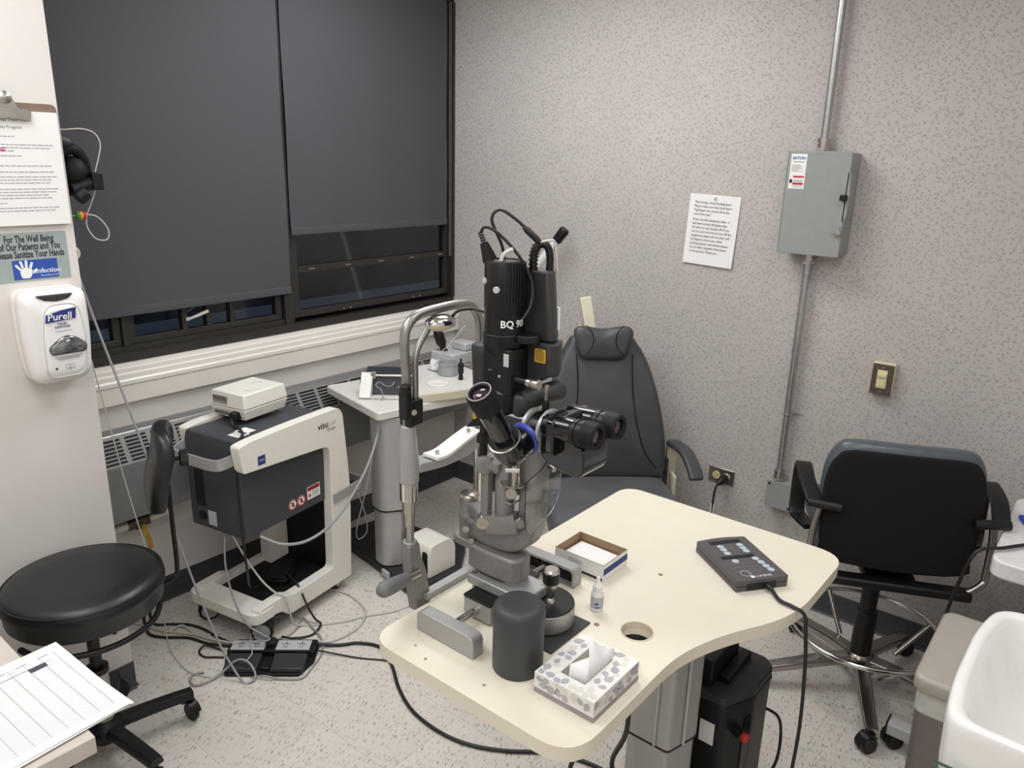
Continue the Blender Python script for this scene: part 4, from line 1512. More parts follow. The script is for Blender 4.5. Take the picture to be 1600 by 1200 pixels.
m.tube([(XL - 0.003, CY, 0.39), (XL - 0.003, CY, 0.46), (XL - 0.003, CY, 0.52), (XL - 0.006, CY, 0.555), (XL - 0.006, CY, 0.585), (XL + 0.002, CY, 0.61), (XL + 0.03, CY, 0.628), (-0.03, CY, 0.634), (0.02, CY, 0.634),
        (0.055, CY, 0.628), (XRt - 0.006, CY, 0.605), (XRt + 0.002, CY, 0.57), (XRt + 0.002, CY, 0.48), (XRt, CY, 0.36)], 0.0098, 14)
m.build('forehead_arch', M_SATIN, SL, smooth=60)
m = MB()
m.cyl((XRt, CY, 0.1), (XRt, CY, 0.325), 0.009)
m.cyl((XRt, CY, 0.34), (XRt, CY, 0.46), 0.0085)
m.build('right_post', M_CHROME, SL)
m = MB()
m.box(XL - 0.012, XL + 0.026, CY - 0.018, CY + 0.012, 0.408, 0.462)
m.box(XL - 0.022, XL - 0.006, CY - 0.02, CY + 0.004, 0.425, 0.49)
m.cyl((XL - 0.017, CY - 0.012, 0.482), (XL - 0.017, CY - 0.012, 0.498), 0.012)
m.build('clamp_block', M_BLACK, SL, 0.003)
m = MB()
m.cyl((XL - 0.002, CY - 0.018, 0.44), (XL - 0.004, CY - 0.022, 0.44), 0.006)
m.build('clamp_button', M_STEEL, SL)
m = MB()
m.tube([(XL + 0.017, CY - 0.004, 0.45), (XL + 0.017, CY - 0.004, 0.52), (XL + 0.018, CY - 0.004, 0.545), (XL + 0.03, CY - 0.004, 0.57), (XL + 0.062, CY - 0.004, 0.606)], 0.0068, 12)
m.build('fixation_stem', M_SATIN, SL, smooth=60)
m = MB()
m.lathe([(0.016, -0.012), (0.028, -0.006), (0.03, 0.0)], Matrix.Translation((-0.045, CY - 0.012, 0.606)) @ Matrix.Diagonal((1.2, 0.85, 1.1, 1)), 26)
m.build('fixation_lamp', M_TBEDGE, SL, smooth=60)
m = MB()
m.lathe([(0.0305, 0.0), (0.03, 0.006), (0.018, 0.014), (0, 0.017)], Matrix.Translation((-0.045, CY - 0.012, 0.606)) @ Matrix.Diagonal((1.2, 0.85, 1.1, 1)), 26)
m.build('fixation_lamp_cap', M_CHROME, SL, smooth=60)
m = MB()
m.tube([(-0.02, CY - 0.02, 0.618), (0.0, CY - 0.02, 0.627), (0.03, CY - 0.035, 0.628), (0.04, CY - 0.07, 0.62), (0.03, CY - 0.1, 0.612)], 0.0032, 8)
m.build('fixation_lead', M_CABLEB, SL)

# ================================================================== things on the table
t = thing('lidded_canister', 'dark grey cylindrical canister with a domed lid on the cream table', 'canister', (-1.951, -2.006, TZ + 0.0005))
m = MB().lathe([(0.047, 0.0), (0.0485, 0.003), (0.0485, 0.094)], None, 40)
m.build('body', mat('charcoal_plastic', (62, 63, 66), 0.5, var=0.04), t)
m = MB().lathe([(0.0488, 0.094), (0.0495, 0.097), (0.0495, 0.122), (0.047, 0.131), (0.041, 0.1365), (0.034, 0.138), (0.03, 0.1375), (0.0, 0.1362)], None, 40)
m.build('lid', mat('charcoal_plastic', (62, 63, 66)), t, smooth=50)

t = thing('tissue_box', 'low tissue box with grey leaf print and a tissue sticking out', 'tissue box', (-1.912, -2.138, TZ + 0.0005))
m = MB()
m.prism(rect(-0.076, 0.076, -0.064, 0.064), 0.0, 0.042, holes=[rect(-0.0465, 0.0465, -0.025, 0.028)])
m.build('carton', mat('pale_box_print', (226, 224, 219), 0.55, var=0.04, scale=30), t, 0.0006, smooth=0)
m = MB()
m.prism(rect(-0.0763, 0.0763, -0.0643, 0.0643), 0.0010, 0.011, holes=[rect(-0.0755, 0.0755, -0.0635, 0.0635)])
m.build('grey_band', mat('grey_band_print', (150, 144, 148), 0.6), t, smooth=0)
m = MB().prism(rect(-0.046, 0.046, -0.0245, 0.0275), 0.002, 0.012)
m.build('carton_inside', M_CARD, t, smooth=0)
M_LEAF1 = mat('leaf_grey_print', (172, 169, 175), 0.6, var=0.05)
M_LEAF2 = mat('leaf_beige_print', (212, 208, 196), 0.6, var=0.05)


def leaf(x, y, r, a):
    pts = []
    for k in range(9):
        f = k / 8
        pts.append((r * (2 * f - 1), 0.72 * r * sin(pi * f ** 0.8)))
    for k in range(7, 0, -1):
        f = k / 8
        pts.append((r * (2 * f - 1), -0.72 * r * sin(pi * f ** 0.8)))
    c, s_ = cos(a), sin(a)
    return [(x + px * c - py * s_, y + px * s_ + py * c) for px, py in pts]


random.seed(21)
faces = [(Matrix.Translation((0, 0, 0.0421)), (-0.0755, 0.0755, -0.0635, 0.0635), (-0.049, 0.049, -0.028, 0.031), 40),
         (basis((-0.0762, 0, 0), (0, -1, 0), (0, 0, 1)), (-0.063, 0.063, 0.0115, 0.0415), None, 14),
         (basis((0, -0.0642, 0), (1, 0, 0), (0, 0, 1)), (-0.075, 0.075, 0.0115, 0.0415), None, 16)]
for M_, (x0, x1, y0, y1), hole_, n_ in faces:
    done = []
    tries = 0
    while len(done) < n_ and tries < 600:
        tries += 1
        r = random.uniform(0.008, 0.0125)
        x, y = random.uniform(x0, x1), random.uniform(y0, y1)
        lf = leaf(x, y, r, random.uniform(0, 2 * pi))
        if any(px < x0 or px > x1 or py < y0 or py > y1 for px, py in lf):
            continue
        if hole_ and any(hole_[0] < px < hole_[1] and hole_[2] < py < hole_[3] for px, py in lf):
            continue
        if any((x - a) ** 2 + (y - b) ** 2 < (0.68 * (r + c)) ** 2 for a, b, c in done):
            continue
        done.append((x, y, r))
        MB().prism(lf, 0, 0.0002, M_).build('printed_leaf', M_LEAF2 if len(done) % 3 == 0 else M_LEAF1, t, smooth=0)
m = MB()
vs = [(-0.048, 0.009, 0.038), (-0.046, -0.0235, 0.040), (-0.031, -0.0245, 0.041), (0.0195, -0.0245, 0.042), (0.05, -0.024, 0.047), (0.058, -0.020, 0.056), (0.044, -0.012, 0.062),
      (-0.047, 0.008, 0.068), (-0.012, -0.010, 0.072), (-0.008, -0.003, 0.118), (0.016, -0.006, 0.085), (-0.03, -0.02, 0.058), (0.012, -0.02, 0.062), (0.036, -0.02, 0.054)]
fs = [(0, 1, 11, 7), (1, 2, 11), (7, 11, 8), (2, 8, 11), (2, 12, 8), (2, 3, 12), (8, 12, 10, 9), (3, 13, 12), (12, 13, 6, 10), (3, 4, 13), (13, 4, 5, 6)]
m.add(vs, fs)
o = m.build('tissue', M_TISSUE, t, smooth=45)
so = o.modifiers.new('s', 'SOLIDIFY')
so.thickness = 0.0008

t = thing('open_carton', 'small open cardboard carton with white slips inside and a blue stripe', 'carton', (-1.538, -1.898, TZ + 0.0005))
m = MB()
X, Y, Hh, w = 0.052, 0.068, 0.042, 0.0016
m.box(-X, X, -Y, Y, 0, w)
for a in ((-X, -X + w, -Y, Y), (X - w, X, -Y, Y), (-X, X, -Y, -Y + w), (-X, X, Y - w, Y)):
    m.box(a[0], a[1], a[2], a[3], w, Hh)
m.build('tray', M_CARD, t, smooth=0)
m = MB()
e = 0.0004
m.box(-X - e, -X, -Y, Y, 0.0, Hh - 0.001)
m.box(X, X + e, -Y, Y, 0.0, Hh - 0.001)
m.box(-X, X, -Y - e, -Y, 0.0, Hh - 0.001)
m.build('printed_outside', M_PAPER, t, smooth=0)
m = MB()
m.box(-X - 2 * e, -X - e, -Y + 0.002, Y - 0.06, 0.002, 0.008)
m.build('black_strip', M_INK, t, smooth=0)
m = MB()
m.add([(-X + 0.0, -Y - 2 * e, 0.016), (X, -Y - 2 * e, 0.016), (X, -Y - 2 * e, 0.032), (-X, -Y - 2 * e, 0.032)], [(0, 1, 2, 3)])
m.build('blue_stripe', M_NAVY, t, smooth=0)
m = MB()
for k in range(5):
    m.box(-0.045, 0.045, -0.06, 0.06, 0.002 + k * 0.004, 0.0052 + k * 0.004, Matrix.Rotation(0.05 * sin(k * 3), 4, 'Z'))
m.build('slips', M_PAPER, t, smooth=0)
bars([(-0.03, 0.01, 0.03 - k * 0.004, 0.0312 - k * 0.004) for k in range(3)], basis((-X - 2 * e, -0.0, 0), (0, -1, 0), (0, 0, 1)), M_FAINT, t, 'small_print')

t = thing('eye_drop_bottle', 'small white dropper bottle standing on the cream table', 'bottle', (-1.69, -2.014, TZ + 0.0005))
m = MB().lathe([(0.0125, 0), (0.0138, 0.002), (0.0138, 0.038), (0.011, 0.044), (0.009, 0.046)], None, 26)
m.build('body', mat('translucent_white_plastic', (232, 230, 228), 0.35), t, smooth=50)
m = MB().lathe([(0.0105, 0.046), (0.0105, 0.058), (0.0085, 0.060), (0.005, 0.066), (0.0042, 0.075), (0.0028, 0.078), (0, 0.079)], None, 26)
m.build('dropper_cap', mat('frosted_white_plastic', (236, 234, 233), 0.3), t, smooth=40)
m = MB()
vs, fs = [], []
for k in range(13):
    a = radians(150 + k * 12)
    for z in (0.008, 0.034):
        vs.append((0.0141 * cos(a), 0.0141 * sin(a), z))
for k in range(12):
    fs.append((2 * k, 2 * k + 2, 2 * k + 3, 2 * k + 1))
m.add(vs, fs)
m.build('label', M_GRIDC, t, smooth=60)
m = MB()
for k, (a0, a1, z0, z1) in enumerate(((195, 225, 0.017, 0.022), (195, 245, 0.010, 0.0125))):
    vs = []
    for j in range(5):
        a = radians(a0 + (a1 - a0) * j / 4)
        vs += [(0.0143 * cos(a), 0.0143 * sin(a), z0), (0.0143 * cos(a), 0.0143 * sin(a), z1)]
    m.add(vs, [(2 * j, 2 * j + 2, 2 * j + 3, 2 * j + 1) for j in range(4)])
m.build('label_print', M_BLUE, t, smooth=60)

ra = math.atan2(-2.226 + 2.074, -1.420 + 1.308)          # long direction towards the cable end
t = thing('laser_remote', 'dark grey handheld keypad with pale blue round buttons and two displays', 'remote control', (-1.317, -2.178, TZ + 0.001), ra)
m = MB()
ol = rounded([(-0.098, -0.066), (0.095, -0.066), (0.095, 0.066), (-0.098, 0.066), (-0.106, 0.0)], [0.004, 0.004, 0.004, 0.004, 0.08], 6)
m.prism(ol, 0.0, 0.011)
m.prism([(x * 0.985, y * 0.985) for x, y in ol], 0.011, 0.013)
m.prism(ol, 0.013, 0.027)
m.build('case', mat('charcoal_case', (84, 80, 82), 0.45, var=0.04), t, 0.0015)
Sx = basis((0, 0, 0.0274), (0, 1, 0), (-1, 0, 0))
bars([(-0.04, 0.042, 0.072, 0.087), (-0.048, 0.038, 0.0, 0.013)], Sx, M_BLACK, t, 'display')
for bx, by in ((-0.022, 0.058), (0.03, 0.058), (-0.022, 0.044), (0.03, 0.044), (-0.022, 0.026), (0.03, 0.028), (-0.022, -0.012), (0.032, -0.010), (0.036, -0.028), (0.038, -0.046), (0.04, -0.063)):
    m = MB().prism(circ(0.0085, 18, bx, by), 0, 0.0008, Sx)
    m.build('button', M_BTN, t)
bars([(-0.05, 0.02, y, y + 0.0006) for y in (-0.024, -0.04, -0.058)] + [(0.003, 0.0038, 0.03, 0.062)], Sx, M_FAINT, t, 'rule_lines')
text('LUMENIS', 0.0105, M_WHITEP, t, Sx @ Matrix.Translation((-0.012, -0.087, 0.0003)))
m = MB()
m.prism(circ(0.005, 14, -0.019, -0.083), 0, 0.0003, Sx)
m.prism(circ(0.012, 20, -0.028, -0.067), 0, 0.0003, Sx, holes=[circ(0.0112, 20, -0.028, -0.067)])
m.build('logo', M_WHITEP, t, smooth=0)
m = MB()
m.box(0.09, 0.0965, -0.04, 0.035, 0.002, 0.018)
m.build('end_plate', M_BLACK, t, 0.001)
m = MB()
ca, sa = cos(-ra), sin(-ra)


def rl(p):
    x, y, z = p[0] + 1.317, p[1] + 2.178, p[2] - TZ - 0.001
    return (x * ca - y * sa, x * sa + y * ca, z)


m.turn((0.095, 0.01, 0.010), (0.118, 0.012, 0.009), [(0.006, 0), (0.006, 0.6), (0.0042, 1)], 12)
m.tube([(0.116, 0.012, 0.009)] + [rl(p) for p in ((-1.40, -2.305, TZ + 0.0065), (-1.405, -2.335, TZ + 0.006), (-1.402, -2.362, TZ - 0.005), (-1.395, -2.368, TZ - 0.05), (-1.36, -2.37, 0.65), (-1.33, -2.37, 0.45), (-1.33, -2.36, 0.2), (-1.28, -2.33, 0.03), (-1.18, -2.31, 0.006), (-1.05, -2.3, 0.006))], 0.0042, 9)
m.build('cable', M_CABLEB, t)

# ================================================================== laser console cart by the window
CA = radians(10.5)
CT = thing('laser_console_cart', 'cream and slate laser console on a wheeled frame beside the heater', 'laser console', (-1.612, -0.565, 0), CA)
NP = basis((0, 0, 0), (1, 0, 0), (0, 0, 1))                     # x = along, y = up, z = towards the near side
# body
m = MB()
m.prism([(-0.012, 0.43), (0.40, 0.425), (0.425, 0.74), (0.42, 0.785), (-0.012, 0.797), (-0.022, 0.76)], -0.30, -0.035, NP)
m.build('body', M_SLATE, CT, 0.006)
m = MB()
for k in range(26):
    z = 0.52 + k * 0.0072
    m.box(-0.0235, -0.0205, 0.215, 0.262, z, z + 0.0038)
m.build('vent_slots', M_BLACKM, CT, smooth=0)
m = MB()
m.box(-0.022, 0.0, 0.04, 0.296, 0.436, 0.715)
m.build('end_panel', M_SLATE, CT, 0.004)
m = MB()
m.cyl((-0.022, 0.235, 0.482), (-0.027, 0.235, 0.482), 0.018)
m.build('connector', M_BLACK, CT)
m = MB().box(-0.0245, -0.022, 0.165, 0.205, 0.455, 0.51)
m.build('rating_plate', M_LEDGREY, CT)
m = MB()
m.box(0.022, 0.072, 0.07, 0.125, 0.797, 0.7978)
m.box(0.06, 0.11, 0.08, 0.135, 0.797, 0.7978)
m.build('top_sticker', M_PAPER, CT, smooth=0)
bars([(0.03, 0.065, 0.08 + k * 0.008, 0.083 + k * 0.008) for k in range(5)], Matrix.Translation((0, 0, 0.798)), M_FAINT, CT, 'sticker_print')


def side_panel(v0, v1, u0=0.0):
    arc = [(-0.03 + u0, 0.695), (0.36, 0.665), (0.39, 0.655), (0.395, 0.62), (0.385, 0.135), (0.15, 0.135), (0.12, 0.155), (0.0, 0.155), (-0.012, 0.15), (-0.012, 0.115), (0.03, 0.105), (0.1, 0.095), (0.13, 0.06), (0.49, 0.052),
           (0.506, 0.45), (0.475, 0.775), (0.45, 0.802), (0.2, 0.806), (0.0 + u0, 0.802), (-0.045 + u0, 0.795)]
    m = MB()
    m.prism(rounded(arc, [0.01, 0.03, 0.03, 0.03, 0.02, 0.02, 0.02, 0.02, 0.01, 0.01, 0.02, 0.02, 0.02, 0.01, 0.1, 0.03, 0.03, 0.1, 0.1, 0.012], 3), -v1, -v0, NP)
    return m.build('side_frame', M_CREAM, CT, 0.005)


side_panel(0.0, 0.042)
side_panel(0.305, 0.347, 0.04)
m = MB()
m.prism(rounded([(-0.035, -0.004), (0.06, -0.002), (0.06, 0.359), (-0.035, 0.359)], [0.05, 0.005, 0.005, 0.05], 6), 0.098, 0.142)
m.build('front_bar', M_CREAM, CT, 0.005)
m = MB().box(0.04, 0.42, 0.04, 0.315, 0.095, 0.118)
m.build('deck', M_BLACKM, CT, 0.002)
m = MB()
m.box(0.40, 0.46, 0.04, 0.315, 0.12, 0.43)
m.build('rear_case', M_BLACKM, CT, 0.003)
m = MB()
m.box(0.30, 0.40, 0.26, 0.315, 0.12, 0.43)
m.build('rear_bracket', M_CREAM, CT, 0.003)
# handle loops of grey metal
sec = [(-0.003, -0.02), (0.003, -0.02), (0.003, 0.02), (-0.003, 0.02)]
m = MB()
m.sweep([(0.0, 0.045, 0.742), (-0.04, 0.047, 0.738), (-0.08, 0.06, 0.733), (-0.092, 0.1, 0.732), (-0.092, 0.18, 0.732), (-0.092, 0.24, 0.732), (-0.08, 0.28, 0.733), (-0.04, 0.295, 0.738), (0.0, 0.297, 0.742)], sec, sub=5)
m.build('front_handle', M_SILVER, CT)
m = MB()
m.sweep([(0.40, -0.005, 0.435), (0.50, -0.004, 0.44), (0.57, 0.0, 0.44), (0.59, 0.03, 0.44), (0.59, 0.16, 0.44), (0.59, 0.28, 0.44), (0.57, 0.31, 0.44), (0.5, 0.315, 0.44)], sec, sub=5)
m.build('rear_handle', M_SILVER, CT)
m = MB()
m.box(0.495, 0.585, 0.01, 0.305, 0.425, 0.429)
m.build('rear_shelf', M_BLACKM, CT)
PF = basis((0, -0.0006, 0), (1, 0, 0), (0, 0, 1))
m = MB().prism([(0.035, 0.705), (0.068, 0.704), (0.068, 0.738), (0.035, 0.738)], 0, 0.0006, PF)
m.build('blue_emblem', M_NAVY, CT, smooth=0)
text('ZEISS', 0.0095, M_WHITEP, CT, basis((0.0515, -0.0014, 0.718), (1, 0, 0), (0, 0, 1)), align='CENTER')
text('visu', 0.036, M_INK, CT, basis((0.335, -0.0008, 0.742), (1, 0, 0), (0, 0, 1)), bold=0.0006)
text('LAS', 0.024, M_GRIDC, CT, basis((0.395, -0.0008, 0.742), (1, 0, 0), (0, 0, 1)))
text('Trion', 0.021, M_INK, CT, basis((0.382, -0.0008, 0.722), (1, 0, 0), (0, 0, 1)))
DF = basis((0, 0.0344, 0), (1, 0, 0), (0, 0, 1))
m = MB().prism(rect(0.295, 0.365, 0.462, 0.515), 0, 0.0006, DF)
m.build('danger_label', M_PAPER, CT, smooth=0)
D2 = basis((0, 0.0336, 0), (1, 0, 0), (0, 0, 1))
bars([(0.297, 0.363, 0.497, 0.513)], D2, M_REDP, CT, 'danger_strip')
text('DANGER', 0.0135, M_INK, CT, basis((0.33, 0.0328, 0.5), (1, 0, 0), (0, 0, 1)), align='CENTER', bold=0.0003)
bars([(0.322, 0.358, 0.489 - k * 0.006, 0.4915 - k * 0.006) for k in range(4)], D2, M_FAINT, CT, 'danger_print')
m = MB().prism(circ(0.007, 16, 0.308, 0.478), 0, 0.0005, D2)
m.build('laser_symbol', M_RED, CT, smooth=0)
for cx in (0.218, 0.263):
    m = MB().prism(circ(0.021, 26, cx, 0.475), 0, 0.0006, DF)
    m.build('round_label', M_PAPER, CT, smooth=0)
    m = MB()
    m.prism(circ(0.0205, 26, cx, 0.475), 0, 0.0005, D2, holes=[circ(0.0165, 26, cx, 0.475)])
    m.prism([(cx - 0.013, 0.488), (cx - 0.0145, 0.4855), (cx + 0.013, 0.462), (cx + 0.0145, 0.4645)], 0, 0.0005, D2)
    m.build('prohibition_ring', M_REDP, CT, smooth=0)
    m = MB().prism([(cx - 0.006, 0.466), (cx + 0.006, 0.466), (cx + 0.004, 0.483), (cx - 0.004, 0.486)], 0, 0.0004, D2)
    m.build('prohibition_figure', M_INK, CT, smooth=0)
for (u, v, h) in ((0.015, 0.318, 2.6), (0.02, 0.045, 2.2), (0.46, 0.05, 0.3), (0.46, 0.3, 0.3)):
    c = caster(CT, (u, v), h, r=0.042, w=0.026, material=M_BLACK, twin=False)
    m = MB()
    d = Vector((cos(h), sin(h), 0))
    s = Vector((-d.y, d.x, 0))
    cc = Vector((u, v, 0.042)) - d * 0.012
    for k in (-1, 1):
        m.turn(cc + s * k * 0.0125, cc + s * k * 0.0155, [(0.033, 0), (0.03, 1), (0, 1)], 22)
    m.build('wheel_cap', M_LEDGREY, c)

PB_ = thing('power_supply_box', 'cream plastic power box with vent slots standing on the slate console', 'power box', (-1.612, -0.565, 0), CA)
ox, oy, oz = 0.125, 0.15, 0.8
M0 = Matrix.Translation((ox, oy, oz))
PB_.location = Vector((-1.612, -0.565, 0.8)) + Matrix.Rotation(CA, 4, 'Z') @ Vector((ox, oy, 0.0))
m = MB()
m.prism([(0.012, 0.010), (0.205, 0.010), (0.21, 0.165), (0.012, 0.165)], 0.008, 0.048, top=[(0, 0), (0.215, 0), (0.215, 0.175), (0, 0.175)])
m.build('lower_case', M_CREAM, PB_, 0.003)
m = MB()
m.prism(rect(0, 0.215, 0, 0.175), 0.05, 0.105, top=[(0.008, 0.006), (0.205, 0.004), (0.205, 0.17), (0.008, 0.17)])
m.build('upper_case', M_CREAM, PB_, 0.004)
m = MB()
for k in range(11):
    y = 0.088 + k * 0.0068
    m.box(-0.0006 + 0.001, 0.008, y, y + 0.003, 0.058, 0.088)
    m.box(0.0018 + 0.002, 0.012, y, y + 0.003, 0.018, 0.042)
m.build('vent_slots', mat('slot_shadow_grey', (120, 116, 108), 0.7), PB_, smooth=0)
m = MB()
for a in ((0.06, 0.062, 0.03, 0.06), (0.06, 0.11, 0.028, 0.03), (0.13, 0.165, 0.10, 0.102), (0.165, 0.167, 0.075, 0.102)):
    m.box(a[0], a[1], a[2], a[3], 0.1048, 0.1056)
m.build('latch_outline', M_FAINT, PB_, smooth=0)
text('12', 0.03, M_FAINT, PB_, basis((0.0026, 0.058, 0.042), (0, -1, 0), (0, 0, 1)))
m = MB()
for x, y in ((0.03, 0.03), (0.18, 0.03), (0.18, 0.14), (0.03, 0.14)):
    m.cyl((x, y, 0), (x, y, 0.01), 0.008, n=12)
m.build('rubber_foot', M_BLACK, PB_)
m = MB()
m.box(-0.025, 0.012, 0.026, 0.056, 0.014, 0.042)
plug = m.build('plug', M_BLACK, PB_, 0.004)
m = MB()
m.tube([(-0.022, 0.04, 0.022), (-0.034, 0.022, -0.0), (-0.05, -0.03, 0.003), (-0.09, -0.085, 0.004), (-0.128, -0.106, 0.0), (-0.15, -0.112, -0.05), (-0.152, -0.112, -0.2), (-0.145, -0.11, -0.4), (-0.13, -0.1, -0.5), (-0.08, -0.05, -0.6), (0.0, 0.0, -0.662), (0.05, 0.01, -0.675)], 0.0045, 8)
m.build('power_lead', M_CABLEB, PB_)

# foot pedal lying on the cart's deck
t = thing('black_foot_pedal', 'flat black foot pedal lying on the deck of the console cart', 'foot pedal', (-1.375, -0.355, 0.1195), CA + 0.5)
m = MB()
m.prism(rounded([(-0.09, -0.04), (0.0, -0.05), (0.09, -0.03), (0.09, 0.03), (0.0, 0.05), (-0.09, 0.04)], 0.02, 4), 0.0, 0.02)
m.build('base', M_BLACK, t, 0.003)
m = MB()
m.prism(rounded([(-0.085, -0.035), (0.08, -0.03), (0.08, 0.03), (-0.085, 0.035)], 0.01, 3), 0.02, 0.03)
m.build('treadle', M_BLACKM, t, 0.003)

# ================================================================== footswitch of the laser table
fa = math.atan2(-0.802 + 0.607, -1.63 + 1.80)
t = thing('twin_footswitch', 'black twin rocker footswitch with pictogram plates among the floor cables', 'footswitch', (-1.715, -0.7045, 0), fa)
m = MB()
m.prism(rounded([(-0.128, 0.0), (0.128, 0.0), (0.165, 0.075), (0.165, 0.165), (-0.13, 0.165), (-0.155, 0.1)], 0.008, 3), 0.0, 0.012)
m.prism(rounded([(-0.15, 0.095), (0.155, 0.095), (0.163, 0.165), (-0.13, 0.165)], 0.008, 3), 0.012, 0.036)
m.build('base', M_BLACK, t, 0.003)
for x in (-0.078, 0.082):
    m = MB()
    m.add([(x - 0.06, 0.008, 0.012), (x + 0.06, 0.008, 0.012), (x + 0.06, 0.092, 0.012), (x - 0.06, 0.092, 0.012), (x - 0.056, 0.012, 0.026), (x + 0.056, 0.012, 0.026), (x + 0.058, 0.09, 0.033), (x - 0.058, 0.09, 0.033)],
          [(3, 2, 1, 0), (4, 5, 6, 7), (0, 1, 5, 4), (1, 2, 6, 5), (2, 3, 7, 6), (3, 0, 4, 7)])
    m.build('rocker', M_DKGREY, t, 0.003)
    m = MB().box(x - 0.06, x + 0.06, 0.102, 0.158, 0.036, 0.037)
    m.build('pictogram_plate', M_LEDGREY, t)
    rr = []
    for k in (-1, 1):
        c = x + k * 0.028
        rr += [(c - 0.016, c + 0.014, 0.135, 0.138), (c - 0.006, c + 0.006, 0.116, 0.118), (c - 0.006, c - 0.0045, 0.116, 0.132), (c + 0.0045, c + 0.006, 0.116, 0.132), (c - 0.002, c + 0.001, 0.138, 0.150)]
    bars(rr, Matrix.Translation((0, 0, 0.0371)), M_INK, t, 'pictogram')
m = MB()
m.box(-0.015, 0.02, 0.02, 0.09, 0.012, 0.02)
m.cyl((0.0, 0.135, 0.036), (0.0, 0.135, 0.055), 0.02)
m.build('cable_gland', M_BLACK, t, 0.003)


# ================================================================== cables on the floor
def cl(u, v, z):
    """a point given along, across and above the console cart"""
    return (-1.612 + u * cos(CA) - v * sin(CA), -0.565 + u * sin(CA) + v * cos(CA), z)


def cable(name, label, pts, r, material, z=None, sub=6):
    P_ = [Vector((p[0], p[1], (p[2] if len(p) > 2 else (z if z is not None else r + 0.0005)))) for p in pts]
    o = P_[0].copy()
    m = MB()
    m.tube([tuple(p - o) for p in P_], r, 8, sub)
    b = m.build(name, material, smooth=70)
    b.location = o
    return tag(b, label, 'cable')


cable('power_cable', 'thick black cable curving from the heater wall behind the stool to the footswitch', [(-1.80, -0.03), (-1.838, -0.128), (-1.851, -0.193), (-1.824, -0.247), (-1.768, -0.316), (-1.742, -0.396), (-1.70, -0.47, 0.006), (-1.68, -0.515, 0.012)], 0.0052, M_CABLEB)
cable('power_cable', 'second black cable running beside the cart wheel towards the footswitch', [(-1.775, -0.03), (-1.808, -0.133), (-1.768, -0.184), (-1.725, -0.238), (-1.704, -0.304), (-1.696, -0.392), (-1.675, -0.475), (-1.640, -0.515, 0.012)], 0.005, M_CABLEB)
cable('beige_cable', 'beige cable between the two black cables near the heater wall', [(-1.86, -0.05), (-1.816, -0.187, 0.006), (-1.78, -0.252), (-1.744, -0.316, 0.007), (-1.72, -0.399, 0.013), (-1.69, -0.471, 0.016), (-1.665, -0.5, 0.014)], 0.0045, M_CABLEW)
cable('beige_cable', 'short beige cable crossing under the black one by the cart wheel', [(-1.813, -0.226, 0.012), (-1.78, -0.222), (-1.747, -0.235, 0.012), (-1.735, -0.326, 0.004), (-1.69, -0.36), (-1.63, -0.4)], 0.004, M_CABLEW)
cable('hanging_grey_lead', 'grey lead hanging from the pillar headset and looping on the floor by the footswitch',
      [(-1.985, -0.27, 1.50), (-1.955, -0.32, 1.25), (-1.915, -0.40, 0.95), (-1.875, -0.47, 0.65), (-1.835, -0.54, 0.35), (-1.80, -0.6, 0.13), (-1.785, -0.63, 0.06), (-1.775, -0.685), (-1.761, -0.706), (-1.735, -0.70, 0.016), (-1.732, -0.66, 0.045), (-1.75, -0.615, 0.045), (-1.80, -0.6, 0.016), (-1.852, -0.596), (-1.891, -0.58), (-1.887, -0.542), (-1.864, -0.524), (-1.835, -0.54)], 0.004, M_CABLEG)
cable('hanging_thin_lead', 'thin pale lead hanging beside the pillar down to the floor near the valve',
      [(-1.99, -0.25, 1.52), (-1.965, -0.26, 1.2), (-1.93, -0.265, 0.9), (-1.89, -0.26, 0.6), (-1.84, -0.25, 0.3), (-1.815, -0.235, 0.08), (-1.822, -0.26, 0.015), (-1.849, -0.339), (-1.866, -0.454), (-1.86, -0.52), (-1.835, -0.575)], 0.0022, M_CABLEW)
cable('looped_black_cable', 'small black cable loop at the end of the footswitch', [(-1.725, -0.475), (-1.756, -0.413, 0.012), (-1.786, -0.421), (-1.788, -0.461), (-1.765, -0.49), (-1.745, -0.515)], 0.0038, M_CABLEB)
cable('long_black_cable', 'long black cable sweeping across the floor from the footswitch to under the cream table',
      [(-1.50, -0.70, 0.015), (-1.43, -0.769), (-1.376, -0.812), (-1.34, -0.895), (-1.383, -1.003), (-1.448, -1.109), (-1.495, -1.224), (-1.507, -1.347), (-1.489, -1.457), (-1.435, -1.564), (-1.336, -1.70), (-1.30, -1.85), (-1.33, -1.95)], 0.006, M_CABLEB)
cable('thin_black_cable', 'thinner black cable leaving the footswitch and passing under the long black cable', [(-1.505, -0.745, 0.012), (-1.43, -0.877, 0.0035), (-1.376, -0.961, 0.0035), (-1.30, -1.10, 0.0035), (-1.15, -1.3, 0.0035)], 0.003, M_CABLEB)
cable('pale_cable', 'pale cable from under the console cart across the floor to the cream pedal box',
      [cl(0.0, 0.12, 0.425), cl(0.035, 0.10, 0.32), cl(0.07, 0.065, 0.22), cl(0.095, 0.025, 0.168), cl(0.107, -0.006, 0.155), cl(0.118, -0.016, 0.09), cl(0.13, -0.022, 0.03), cl(0.17, -0.03, 0.0045), (-1.386, -0.617), (-1.316, -0.665), (-1.241, -0.697), (-1.16, -0.748), (-1.085, -0.77), (-1.03, -0.775, 0.03), (-0.99, -0.765, 0.06), (-0.955, -0.74, 0.072)], 0.0038, M_CABLEW)
